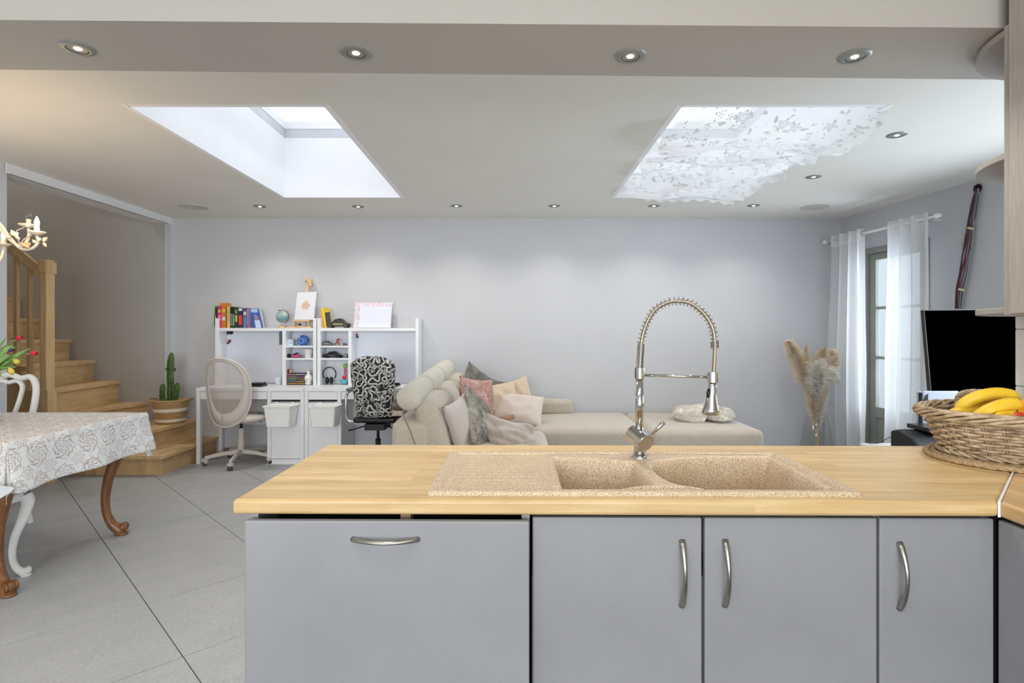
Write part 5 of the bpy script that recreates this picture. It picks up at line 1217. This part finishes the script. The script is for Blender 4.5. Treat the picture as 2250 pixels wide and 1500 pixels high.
for s_ in (-1, 1):
    P = cr([Vector((s_*.17,-.10,.475)), Vector((s_*.235,-.10,.478)), Vector((s_*.262,-.105,.52)), Vector((s_*.268,-.11,.62)), Vector((s_*.266,-.10,.71)), Vector((s_*.255,-.07,.745)), Vector((s_*.25,.02,.752)), Vector((s_*.25,.14,.745)), Vector((s_*.25,.19,.70)), Vector((s_*.24,.18,.55)), Vector((s_*.18,.15,.475))], 6)
    ar = loc('armrest', MB().tube(P, .0125, 12), plain('satin_silver', rgb(190,192,196), .25, .9), par=pc_, smooth=True)
    loc('arm_pad', MB().box(s_*.25-.028,s_*.25+.028,-.09,.17,.752,.780), plain('grey_armpad', rgb(104,106,112), .6), par=ar, bev=.012, seg=4)
    loc('lever', MB().tube([Vector((s_*.08,-.05,.435)), Vector((s_*.16,-.09,.415)), Vector((s_*.24,-.12,.395 if s_ < 0 else .41))], [.005,.006,.009], 8), M_blackm, par=pc_, smooth=True)
loc('gas_column', MB().tube([Vector((0,0,.41)), Vector((0,0,.30))], .014, 14).tube([Vector((0,0,.30)), Vector((0,0,.09))], .025, 16), M_blackm, par=pc_, smooth=True)
for k in range(5):
    a = R(20)+k*2*PI/5; d = Vector((math.cos(a), math.sin(a), 0))
    lg = loc('base_leg', MB().tube([d*.02+Vector((0,0,.10)), d*.30+Vector((0,0,.070))], [.026,.018], 4, flat=.8), M_blackm, par=pc_, bev=.004)
    loc('caster_wheel', MB().lathe([(0,-.02),(.024,-.02),(.024,.02),(0,.02)], (0,0,0), 14, Matrix.Translation(d*.29+Vector((0,0,.0245))) @ Matrix.Rotation(a,4,'Z') @ Matrix.Rotation(R(90),4,'X')), M_black, par=lg)
ja = MB(); ja.grid(18, 14, lambda u, v: Vector((-1.275+.02+.24*u, 5.06+.28*v, .535+.085*math.sin(PI*u)**.6*math.sin(PI*v)**.6+.012*noise.noise(Vector((u*4,v*4,1))))))
ja.build('folded_cardigan', fabric('beige_knit_cardigan', rgb(188,172,152), .06), label='beige knitted cardigan bunched on the patterned office chair seat', cat='clothing', smooth=True, solid=.006)
jb = MB(); jb.ell((-1.085,5.19,.583), (.075,.10,.045), 16, 10)
jb.build('brown_garment', fabric('brown_wool', rgb(84,70,64), .06), label='dark brown garment under the cardigan on the office chair', cat='clothing', smooth=True)
# ================================================================== SOFA
so_ = thing('corner_sofa', 'beige linen corner sofa with rolled headrests and a long chaise', 'sofa', (.6,5.0,0))
def rbox(x0,x1,y0,y1,z0,z1,r=.05, puff=.012, n=10, tr=None, wr=.004):
    # rounded upholstered block: superellipsoid-like, slightly puffed
    mb = MB(); cx, cy, cz = (x0+x1)/2, (y0+y1)/2, (z0+z1)/2; hx, hy, hz = (x1-x0)/2, (y1-y0)/2, (z1-z0)/2
    def P(v):
        v = Vector(v); q_ = Vector((v.x*hx, v.y*hy, v.z*hz)); inn = Vector((max(-hx+r,min(hx-r,q_.x)), max(-hy+r,min(hy-r,q_.y)), max(-hz+r,min(hz-r,q_.z))))
        d = q_-inn
        if d.length > 1e-9: d = d.normalized()*min(d.length, r); q_ = inn+d
        if abs(v.z) > .99: q_.z += math.copysign(puff,v.z)*(1-v.x**2)*(1-v.y**2)
        if abs(v.x) > .99: q_.x += math.copysign(puff*.5,v.x)*(1-v.z**2)*(1-v.y**2)
        if abs(v.y) > .99: q_.y += math.copysign(puff*.5,v.y)*(1-v.x**2)*(1-v.z**2)
        q_ += Vector((1,1,1))*wr*noise.noise(q_*4+Vector((cx,cy,cz)))
        p = q_+Vector((cx,cy,cz)); return tr(p) if tr else p
    def gp(i, h): # non-uniform spacing near edges
        u = i/n*2-1; e = min(.9, r/h)
        return math.copysign(1-(1-abs(u))**1.5, u)
    ax = [(0,1,2),(1,2,0),(2,0,1)]; H3 = (hx,hy,hz)
    for a, b_, c in ax:
        for s_ in (-1,1):
            def f(u, v):
                w3 = [0,0,0]; w3[a] = gp(u*n, H3[a]); w3[b_] = gp(v*n, H3[b_]); w3[c] = s_; return P(w3)
            mb.grid(n, n, f)
    return mb
def weld(o):
    bm = bmesh.new(); bm.from_mesh(o.data); bmesh.ops.remove_doubles(bm, verts=bm.verts, dist=.0004); bmesh.ops.recalc_face_normals(bm, faces=bm.faces); bm.to_mesh(o.data); bm.free(); return o
def upholst(name, m, *a, par=so_, **k): return weld(rbox(*a, n=18, **k).build(name, m, par, smooth=True))
upholst('chaise_base', M_sofa, -.60, 2.12, 4.90, 5.87, .10, .30, r=.03)
upholst('chaise_cushion', M_sofa, .16, 1.165, 4.80, 5.88, .25, .452, r=.055, puff=.012)
upholst('chaise_cushion', M_sofa, 1.165, 2.175, 4.80, 5.885, .25, .447, r=.06, puff=.016)
upholst('corner_cushion', M_sofa, -.55, .18, 4.80, 5.88, .25, .450, r=.04)
upholst('seat_base', M_sofa, -.70, .20, 2.95, 4.85, .10, .30, r=.03)
upholst('seat_cushion', M_sofa, -.62, .265, 3.95, 4.80, .25, .452, r=.06, puff=.014)
upholst('seat_cushion', M_sofa, -.62, .265, 3.05, 3.95, .25, .452, r=.06, puff=.014)
upholst('low_back_roll', M_sofa, -.35, .610, 5.70, 5.885, .44, .595, r=.045)
rise = lambda Y: .095*max(0, min(1,(Y-3.95)/1.5))
shx = lambda Y: .085*max(0, min(1,(Y-3.95)/1.5))
def trf(p): return Vector((p.x+shx(p.y)+.0, p.y, p.z+rise(p.y)*max(0,(p.z-.1))/.7))
def lean(x0): return lambda p: trf(Vector((p.x-(p.z-.40)*.22, p.y, p.z)))
upholst('back_frame', M_sofa, -.885, -.60, 3.96, 5.86, .08, .660, r=.06, tr=trf)
upholst('side_arm', M_sofa, -.885, .10, 2.85, 3.0, .08, .52, r=.05)
for k in range(3):
    y0 = 3.98+.52*k; upholst('back_cushion', M_sofa, -.655, -.455, y0, y0+.515, .36, .80, r=.06, puff=.02, tr=lean(0))
for k in range(3):
    y0, y1 = 3.93+.51*k, 3.93+.51*(k+1)-.004
    P = []; rr = []
    for i in range(15):
        u = i/14; y = lerp(y0,y1,u); ed = min(1, math.sqrt(max(0,1-(1-min(u,1-u)/.06)**2)) if min(u,1-u) < .06 else 1)
        P.append(Vector((-.755+shx(y)*1.05-.0*u, y, .822+rise(y)*1.30))); rr.append(.088*(.78+.22*ed)*(1+.02*math.sin(u*PI)))
    MB().tube(P, rr, 22).build('headrest_roll', M_roll, so_, smooth=True, bev=0)
for x, y in ((-.8,4.0),(.1,3.1),(2.05,4.95),(2.05,5.8),(-.8,5.8)): MB().lathe([(.02,0),(.025,.10)], (x,y,0), 12).build('foot', M_black, so_)
MB().tube(cr([Vector((-.80+.0,3.99,.775)), Vector((-.79,3.97,.70)), Vector((-.745,3.955,.60)), Vector((-.70,3.955,.48)), Vector((-.66,3.96,.36))], 6), .003, 6).build('headrest_cord', plain('grey_cord', rgb(110,104,96), .7), so_, smooth=True)
# ---------------------------------------------------------------- cushions
def pillow(name, label, c, w_, h, th, rot, m, grp='cushions on the sofa', pinch=.10, wr=.010, n=22, seed=0, cat='cushion', fur=0, furl=.02, furm=None, k=2.2):
    mb = MB()
    for s_ in (-1, 1):
        def f(u, v):
            a, b_ = 2*u-1, 2*v-1
            x = w_/2*a*(1-pinch*(1-b_*b_)*abs(a)); z = h/2*b_*(1-pinch*(1-a*a)*abs(b_))
            e = (max(0,1-abs(a)**k)*max(0,1-abs(b_)**k))**.5
            y = s_*th/2*e+wr*noise.noise(Vector((a*2.2+seed,b_*2.2,s_)))*e*1.5 + s_*.3*wr*noise.noise(Vector((a*6+seed,b_*6,s_)))*e
            return Vector((x,y,z))
        mb.grid(n, n, f)
    o = mb.build(name, m, None, label=label, cat=cat, group=grp, smooth=True, loc=Vector(c), rot=rot, world=False); weld(o)
    if fur:
        hair = MB(); rd = random.Random(seed)
        for i in range(fur):
            u, v, s_ = rd.random(), rd.random(), rd.choice((-1,1))
            a, b_ = 2*u-1, 2*v-1
            x = w_/2*a*(1-pinch*(1-b_*b_)*abs(a)); z = h/2*b_*(1-pinch*(1-a*a)*abs(b_)); e = (max(0,1-abs(a)**k)*max(0,1-abs(b_)**k))**.5
            p = Vector((x, s_*th/2*e, z)); d = Vector((a*.5+rd.uniform(-.7,.7), s_*(.35+.4*e)+rd.uniform(-.3,.3), b_*.5+rd.uniform(-.9,.4))).normalized()
            sd = d.cross(Vector((rd.random(),rd.random(),rd.random()))).normalized()*.0016; L_ = furl*rd.uniform(.5,1.2)
            hair.add([p-sd, p+sd, p+d*L_], [(0,1,2)])
        hair.build('fur_pile', furm or m, o, kind='stuff', world=False)
    return o
E = lambda x, y, z: (R(x), R(y), R(z))
pillow('cushion', 'mauve velvet cushion leaning on the nearest back cushion', (-.375,4.24,.585), .50, .46, .15, E(-16,-10,74), M_cush_mauve, seed=1)
pillow('fur_cushion', 'grey-brown fur cushion with a pointed corner, in front of the mauve one', (-.265,4.36,.580), .46, .50, .11, E(-22,30,66), M_fur, seed=2, fur=11000, furl=.020)
pillow('knit_cushion', 'pink chunky-knit cushion standing in the sofa corner', (-.330,4.92,.675), .42, .44, .13, E(-10,8,50), M_knit, seed=3, fur=8000, furl=.012, wr=.014)
pillow('fur_cushion', 'dark grey fur cushion peeking up behind the pink knit one', (-.36,5.36,.715), .44, .44, .13, E(-8,32,40), M_furd, seed=4, fur=7000, furl=.018)
pillow('fur_cushion', 'dark grey fur cushion lying low behind the tan cushion', (-.165,5.60,.655), .42, .34, .12, E(-25,12,6), M_furd, seed=5, fur=5000, furl=.018)
pillow('cushion', 'tan satin cushion with a ruffled edge behind the blush one', (-.150,5.22,.640), .40, .38, .14, E(-24,-4,16), M_cush_tan, seed=6, wr=.02)
pillow('cushion', 'pale peach cushion corner rising behind the blush cushion', (.015,5.44,.660), .34, .38, .11, E(-24,-16,6), M_cush_tan, seed=16, wr=.02)
pillow('cushion', 'blush cotton cushion lying in front on the chaise', (.035,5.16,.580), .47, .34, .15, E(-42,5,-5), M_cush_pink, seed=7, pinch=.05)
MB().tube([S(1098,921,4.5), S(1127,915,4.62)], [.020,.022], 10).build('leather_cushion_edge', M_rust, label='small rust-brown leather corner showing between throw and blush cushion', cat='cushion', smooth=True)
# throw
def thr(u, v):
    tl, tr_, br, bl_ = S(1050,905,4.42), S(1172,938,4.40), S(1182,990,4.10), S(1086,990,4.12)
    p = tl.lerp(tr_, u).lerp(bl_.lerp(br, u), v)
    p += Vector((0,-1,.25))*(.045*math.sin(PI*v)**.7*math.sin(PI*min(1,u*1.0))**.4)
    p += Vector((.2,-1,.5))*(.022*math.sin(u*9+v*7+1.5*noise.noise(Vector((u*2,v*2,0))))+.022*noise.noise(Vector((u*4,v*5,2)))+.004*noise.noise(Vector((u*9,v*3,7))))
    return p
mb = MB(); mb.grid(60, 50, thr); mb.build('throw_blanket', M_throw, label='greige flannel throw crumpled over the sofa seat beside the fur cushion', cat='blanket', smooth=True, solid=.012)
# fleece on the chaise
def fleece():
    mb = MB(); rd = random.Random(3)
    blobs = [(S(1518,912,5.25), (.15,.15,.080)), (S(1505,906,5.35), (.10,.14,.055)), (S(1580,915,5.22), (.13,.13,.045)), (S(1550,903,5.38), (.17,.12,.060)), (S(1590,908,5.33), (.075,.12,.045))]
    base = []
    for c, r in blobs: c = Vector((c.x, c.y, max(c.z, .452+r[2]*.75))); mb.ell(c, r, 26, 16); base.append((c, r))
    return mb, base
mb, base = fleece()
fb = mb.build('fleece_blanket', M_fleece, label='fluffy cream fleece blanket bundled on the chaise', cat='blanket', smooth=True)
rm = fb.modifiers.new('remesh', 'REMESH'); rm.mode = 'VOXEL'; rm.voxel_size = .009; rm.use_smooth_shade = True
tx = bpy.data.textures.new('fleece_lumps', 'CLOUDS'); tx.noise_scale = .07
dm = fb.modifiers.new('lumps', 'DISPLACE'); dm.texture = tx; dm.strength = .045; dm.mid_level = .5
hair = MB(); rd = random.Random(9)
for c, r in base:
    for i in range(3500):
        d = Vector((rd.gauss(0,1), rd.gauss(0,1), abs(rd.gauss(0,1))*1.0)).normalized(); p = c+Vector((d.x*r[0], d.y*r[1], d.z*r[2]))
        nrm = Vector((d.x/r[0], d.y/r[1], d.z/r[2])).normalized(); d2 = (nrm+Vector((rd.uniform(-.8,.8), rd.uniform(-.8,.8), rd.uniform(-.5,.8)))).normalized()
        sd = d2.cross(Vector((rd.random(),rd.random(),rd.random()+.01))).normalized()*.0022
        hair.add([p-sd, p+sd, p+d2*rd.uniform(.012,.024)], [(0,1,2)])
hair.build('fleece_pile', M_fleece, fb, kind='stuff')
# ================================================================== PAMPAS IN VASE
vc = Vector((3.04,5.58,0))
pv = thing('pampas_vase', 'tall glass floor vase of dried pampas grass beside the curtain', 'plant', vc)
MB().lathe([(.13,0),(.15,.01),(.155,.12),(.13,.32),(.07,.55),(.055,.66),(.075,.80),(.10,.86),(.097,.86),(.072,.80),(.051,.66),(.066,.55),(.126,.32),(.15,.12),(.145,.02),(0,.015)], vc, 36).build('vase', M_vglass, pv, smooth=True)
def strand_mat(nm, a, b_):
    t = NT(nm); n_ = t.noise(t.coord(), 12, 3); t.set(t.ramp(n_, [(.3, a), (.7, b_)]), .9, Sheen_Weight=.3)
    return t.m
Mpa = strand_mat('pampas_tan', rgb(222,200,166), rgb(244,230,206)); Mpb = strand_mat('pampas_silver', rgb(214,208,196), rgb(242,238,228)); Mpc = strand_mat('pampas_dusty_rose', rgb(216,194,172), rgb(238,222,206))
def plume(P, rad, m, n=1500, stl=1, droop=.6, seed=0):
    n = int(n*2.3); rd = random.Random(seed); path = cr([S(x,y,Y) for x,y,Y in P], 8); N = len(path)
    mb = MB()
    for i in range(n):
        u = rd.random()**.8; f_ = u*(N-1); k = min(N-2,int(f_)); p = path[k].lerp(path[k+1], f_-k); ax = (path[k+1]-path[k]).normalized()
        a = rd.uniform(0,2*PI); pr = ax.orthogonal(); pr.rotate(Matrix.Rotation(a,3,ax)) 
        env = min(1,(u+.10)*2.6)*(1-u)**.5+.06; L_ = 1.4*rad*env*rd.uniform(.5,1.35)
        d = (ax*rd.uniform(.9,1.9)+pr).normalized(); sd = d.cross(Vector((rd.uniform(-1,1),rd.uniform(-1,1),rd.uniform(-1,1)))).normalized()*.0022
        q1 = p+d*L_*.6; q2 = q1+(d+pr*.4-Vector((0,0,droop))).normalized()*L_*.6
        mb.add([p-sd, p+sd, q1+sd, q1-sd, q2], [(0,1,2,3),(3,2,4)])
    mb.build('plume', m, pv)
YP = 5.55; foot = S(1795,940,YP)
PL = [([(1792,945,YP),(1790,915,YP-.03),(1785,885,YP-.03),(1779,862,YP),(1774,842,YP)], .050, Mpa, 1500),
 ([(1796,945,YP),(1799,915,YP-.03),(1805,885,YP-.03),(1812,865,YP),(1818,846,YP)], .050, Mpb, 1400),
 ([(1793,880,YP),(1800,838,YP+.05),(1815,800,YP+.05),(1826,784,YP+.05),(1833,772,YP)], .075, Mpa, 1600),
 ([(1790,880,YP),(1775,840,YP),(1758,800,YP),(1742,772,YP),(1731,750,YP)], .085, Mpa, 2600),
 ([(1789,890,YP),(1782,850,YP-.05),(1776,815,YP-.05),(1773,785,YP),(1771,760,YP)], .045, Mpa, 1300),
 ([(1792,880,YP),(1795,840,YP),(1798,805,YP),(1806,785,YP),(1812,768,YP)], .075, Mpa, 2000),
 ([(1795,880,YP-.05),(1802,845,YP-.1),(1815,815,YP-.1),(1828,800,YP-.1),(1838,788,YP-.1)], .080, Mpc, 1800),
 ([(1796,870,YP-.1),(1800,840,YP-.15),(1810,820,YP-.15),(1825,822,YP-.15),(1838,838,YP-.15)], .080, Mpb, 2400),
 ([(1793,880,YP-.05),(1792,850,YP-.12),(1792,825,YP-.12),(1798,805,YP-.12),(1810,796,YP-.1)], .075, Mpb, 2200),
 ([(1794,910,YP),(1793,885,YP-.05),(1800,862,YP-.05),(1808,845,YP-.05),(1814,832,YP)], .055, Mpa, 1500),
 ([(1792,920,YP),(1788,890,YP-.05),(1782,862,YP-.05),(1775,838,YP),(1768,815,YP)], .050, Mpa, 1500),
 ([(1795,930,YP),(1796,905,YP),(1800,882,YP),(1802,865,YP),(1806,850,YP)], .035, Mpa, 900)]
for i, (P, r_, m, n) in enumerate(PL):
    plume(P, r_, m, n, seed=i+1)
    MB().tube(cr([vc+Vector((.02*math.cos(i),.02*math.sin(i),.02)), vc+Vector((.01*math.cos(i+2),.01*math.sin(i),.45)), S(*P[0])]+[S(*p) for p in P[1:]], 5), .0026, 5).build('stalk', plain('dry_stalk', rgb(206,182,140), .7), pv)
for px, py in ((1787,939),(1793,933),(1793,956)): MB().ell(S(px,py,5.45), (.008,.008,.026 if px < 1790 else .010), 8, 8).build('bunny_tail', plain('white_tuft', rgb(236,234,228), .9), pv, smooth=True)
# ================================================================== CURTAINS
r0 = Vector((3.285,5.83,H+.951)); r1 = Vector((3.445,4.56,H+.951)); rd_ = (r1-r0).normalized(); rn = Vector((rd_.y, -rd_.x, 0))  # rn points to the room side
if rn.x > 0: rn = -rn
ro = thing('curtain_rod', 'white curtain rod with turned ends above the glazed door', 'curtain rod', (r0+r1)/2)
MB().tube([r0, r1], .0125, 16).build('pole', M_whitep, ro, smooth=True)
for e, s_ in ((r0,-1),(r1,1)):
    b0 = e; MB().tube([e, e+rd_*s_*.012, e+rd_*s_*.03, e+rd_*s_*.055, e+rd_*s_*.07], [.013,.020,.024,.018,.006], 16).build('finial', M_whitep, ro, smooth=True)
for Yb in (5.72, 4.68):
    p = r0.lerp(r1, (5.83-Yb)/1.27); MB().tube([p+Vector((0,0,-.0)), p-rn*.19], .007, 8).build('bracket', M_whitep, ro)
def curtain(label, ta, tb, bota, botb, folds, seed):
    o = thing('sheer_curtain', label, 'curtain', r0.lerp(r1, (ta+tb)/2)-Vector((0,0,H+.951)), group='white sheer curtains')
    top = H+.951+.045; bot = .03; rd = random.Random(seed)
    def P(u, v, e=0):
        z = lerp(top, bot, v); f = sm(0,1,v)
        t_ = lerp(lerp(ta,tb,u), lerp(bota,botb,u), f)
        p = r0+(r1-r0)*t_; amp = .028+.012*f
        w_ = math.sin(u*folds*2*PI+.5*math.sin(v*3+seed))*amp+.012*noise.noise(Vector((u*6,v*2.2,seed)))*(1+f)
        p = p+rn*(w_+.006*e)+Vector((0,0,z-p.z))
        if v < .03: p.z += .004*math.cos(u*folds*2*PI)
        return p
    mb = MB(); mb.grid(int(folds*22), 50, P); mb.build('voile', M_sheer, o, smooth=True)
    mb = MB(); mb.grid(int(folds*22), 4, lambda u, v: P(u, v*.052, 1)); mb.build('header_hem', M_hem, o, smooth=True)
    mb = MB(); mb.grid(2, 50, lambda u, v: P(1-u*.03, v, 1)); mb.grid(2, 50, lambda u, v: P(u*.03, v, 1)); mb.build('side_hem', M_hem, o, smooth=True)
    for k in (int(folds*2),):
        u = k/(folds*2); p = r0+(r1-r0)*lerp(ta,tb,u)
        tr_ = []
        dirv = (rd_*.75+rn*(.66 if k % 2 else -.66)).normalized(); s1 = Vector((0,0,1)).cross(dirv)
        for i in range(20): a = 2*PI*i/20; tr_.append(p+(s1*math.cos(a)+Vector((0,0,1))*math.sin(a))*.024)
        MB().tube(tr_, .0045, 6, closed=True).build('eyelet', M_nickel, o, smooth=True)
def tY(Y): return (5.83-Y)/1.27
curtain('left white sheer curtain gathered beside the pampas vase', tY(5.75), tY(5.32), tY(5.86), tY(5.29), 3.5, 1.0)
curtain('right white sheer curtain half covering the door, beside the television', tY(5.035), tY(4.60), tY(5.06), tY(4.58), 3.5, 4.0)
# ================================================================== TV CORNER
tvp = [S(2030,681,4.10), S(2238,678,4.10), S(2238,865,4.05), S(2045.5,863,4.05)]
tvo = thing('television', 'black flat television seen past the kitchen cabinet, above the fruit basket', 'television', (3.3,4.02,tvp[3].z))
n = (tvp[1]-tvp[0]).cross(tvp[3]-tvp[0]).normalized(); n = -n if n.y > 0 else n
MB().add(tvp+[p-n*.035 for p in tvp], [(0,1,2,3),(4,5,6,7),(0,1,5,4),(1,2,6,5),(2,3,7,6),(3,0,4,7)]).build('tv_housing', M_black, tvo)
cen = sum(tvp, Vector())/4; scr = [cen+(p-cen)*.985+n*.001 for p in tvp]
MB().add(scr, [(0,1,2,3)]).build('screen', M_screen, tvo)
MB().tube([cen-n*.03, cen-n*.03+Vector((.28,.06,0))], .02, 8).build('wall_bracket', M_blackm, tvo)
cab_ = thing('tv_cabinet', 'low white television cabinet behind the peninsula, only its top edge showing', 'cabinet', (3.15,3.95,0))
BX('cabinet_body', M_whitel, 2.66, 3.66, 3.64, 4.23, .06, .43, cab_); BX('cabinet_top', M_whitel, 2.64, 3.68, 3.62, 4.245, .43, .45, cab_, bev=.003); BX('plinth', M_whitel, 2.70, 3.62, 3.70, 4.2, 0, .06, cab_)
pn = thing('printer', 'black multifunction printer under the set-top box on the white cabinet', 'printer', (2.95,3.98,.45))
MB().prism([(3.66,.451),(3.94,.451),(3.94,.600),(3.86,.622),(3.72,.585),(3.66,.53)], 2.665, 3.09, Matrix(((0,0,1,0),(1,0,0,0),(0,1,0,0),(0,0,0,1)))).build('printer_body', M_blackm, pn, bev=.016, seg=4)
BX('control_panel', plain('grey_panel', rgb(88,90,94), .4), 2.80, 2.94, 3.685, 3.70, .545, .568, pn)
bxx = thing('set_top_box', 'slim black set-top box lying on the printer', 'media box', (3.0,3.98,.63))
BX('box_case', M_black, 2.77, 3.07, 3.72, 3.92, .624, .655, bxx, bev=.004)
BX('logo_plate', plain('light_grey_mark', rgb(170,172,176), .4), 2.895, 2.925, 3.7185, 3.72, .635, .641, bxx)
MB().tube(cr([S(1990,942,3.93), S(1970,955,3.98), S(1950,963,4.05), S(1930,973,4.12), S(1908,974,4.20)], 5), .0025, 6).build('power_cable', M_black, label='thin black cable trailing from the set-top box across the white cabinet', cat='cable')
gcx = thing('game_console', 'white upright game console with a dark core behind the fruit basket', 'console', (xx(2063,3.98),3.99,.45))
BX('white_shell', plain('console_white', rgb(166,170,182), .4), xx(2027,3.96), xx(2106,3.96), 3.955, 3.967, .452, S(0,858.5,3.96).z, gcx, bev=.006, seg=3)
BX('white_shell', plain('console_white', rgb(166,170,182), .4), xx(2027,3.96), xx(2106,3.96), 4.008, 4.02, .452, S(0,860,4.0).z, gcx, bev=.006, seg=3)
BX('dark_core', M_black, xx(2030,3.96), xx(2100,3.96), 3.967, 4.008, .452, S(0,862,4.0).z, gcx)
fx = [S(x,y,3.952) for x,y in ((2028,886),(2030,876),(2034,869),(2039,865),(2039,890),(2028,890))]
MB().add(fx, [tuple(range(6))]).build('curved_intake', M_black, gcx, solid=.004)
# cable bundle on the wall
cb_ = thing('cable_bundle', 'bundle of black, red and grey cables hanging down the wall to the television', 'cables', S(2120,660,4.40))
def CP(x, y): # point on the splayed wall, a little in front
    Y = 5280/(x-956.3); return S(x, y, Y-.03)
cp = [(2145,414),(2141,440),(2134,480),(2128,520),(2122,560),(2114,600),(2107,635),(2103,678)]
colr = [(60,60,64),(40,40,42),(116,30,50),(130,36,56),(96,94,96),(70,66,70),(150,148,146)]
for k, c in enumerate(colr):
    rd = random.Random(k); pts = []
    for i, (x, y) in enumerate(cp):
        sp_ = 1.5+3.6*math.sin(PI*i/8); pts.append(CP(x+(k-3)*sp_*.55+rd.uniform(-1.6,1.6)+ (3 if i > 4 and k > 4 else 0), y)+Vector((0,-.012*rd.random(),0)))
    MB().tube(cr(pts, 7), .0042 if k % 2 else .0052, 7).build('cable', plain('cable_%d_%d_%d' % c, rgb(*c), .5), cb_, smooth=True)
for (x, y) in ((2128,503),(2108,637)): MB().tube([CP(x-6,y-2)+Vector((0,-.02,0)), CP(x+7,y+1)+Vector((0,-.02,0))], .0125, 4, flat=.5).build('tape_tie', plain('masking_tape', rgb(206,200,166), .7), cb_)
lp = cr([CP(2112,518)+Vector((0,-.01,0)), CP(2107,530), CP(2109,548), CP(2115,552), CP(2117,538), CP(2116,522), CP(2112,516), CP(2110,535), CP(2112,556), CP(2107,570)], 6)
MB().tube(lp, .004, 7).build('white_cable_coil', plain('white_cable', rgb(206,206,202), .5), cb_, smooth=True)
MB().lathe([(0,.0),(.028,0),(.034,.004),(.036,.0)], (0,0,0), 20, Matrix.Translation(CP(2145,413)+Vector((.02,.01,0))) @ Matrix.Rotation(R(-82),4,'Z') @ Matrix.Rotation(R(90),4,'X')).build('wall_hole_ring', M_blackm, cb_)
# ================================================================== LACE IN THE SKYLIGHT
lc = thing('lace_curtain', 'white floral lace curtain draped in swags under the right skylight', 'curtain', (1.45,4.0,ZC-.02))
def swag(y0, y1, zt0, zt1, sag, x0, x1, seed, nm='swag', wav=.016):
    def f(u, v):
        x = lerp(x0, x1, u); y = lerp(y0, y1, v)
        z = lerp(zt0, zt1, v)-sag*(1-(2*v-1)**2)*(1+.10*noise.noise(Vector((u*3,v,seed))))
        d = .032*math.sin(u*9+v*3.5+seed+2*noise.noise(Vector((u*2,seed,0))))*math.sin(PI*v)**.5*.8+.006*noise.noise(Vector((u*5,v*3,seed)))
        ed = (1-u)**8+u**8; return Vector((x+.035*math.sin(v*9+seed)*ed, y+d*.4, z+d+wav*math.sin(v*40)*ed*.5))
    mb = MB(); mb.grid(90, 50, f, lambda u, v: ((x1-x0)*u, (y1-y0)*v*1.1)); mb.build(nm, M_lace, lc, smooth=True)
def valance(y, z0, z1f, x0, x1, seed, nm='hanging_panel'):
    def f(u, v):
        x = lerp(x0,x1,u); zb = z1f(u); z = lerp(z0, zb, v)+(.010*math.sin(u*60) if v > .97 else 0)
        return Vector((x, y+.030*math.sin(u*10+seed+v*2)+.008*noise.noise(Vector((u*5,v*3,seed))), z))
    mb = MB(); mb.grid(110, 30, f, lambda u, v: ((x1-x0)*u+seed, (z0-z1f(.5))*v)); mb.build(nm, M_lace, lc, smooth=True)
    mb = MB(); mb.grid(110, 1, lambda u, v: f(u, .93+.07*v)+Vector((0,-.002,0)), lambda u, v: (u, v)); mb.build('bottom_hem', M_hem, lc, smooth=True)
zc = ZC
swag(3.02, 3.74, zc+.030, zc+.06, .155, .90, 2.03, 1.0)
valance(3.66, zc-.06, lambda u: H+1.105+.012*math.sin(u*9), .865, 2.0, 2.2)
swag(3.80, 4.42, zc+.07, zc+.05, .10, .92, 1.99, 3.0)
valance(4.32, zc+.20, lambda u: lerp(H+1.085, H+1.168, u)+.006*math.sin(u*14), 1.03, 2.10, 5.0)
swag(4.42, 4.99, zc+.05, zc+.02, .09, .90, 1.99, 6.0)
valance(4.96, zc+.18, lambda u: lerp(H+1.20, H+1.150, u)+.005*math.sin(u*11), .88, 1.97, 8.0)
for y in (3.01, 3.78, 4.42, 4.99): MB().tube([Vector((.90,y,zc+.05)), Vector((2.0,y,zc+.05))], .004, 6).build('tension_wire', M_whitep, lc)
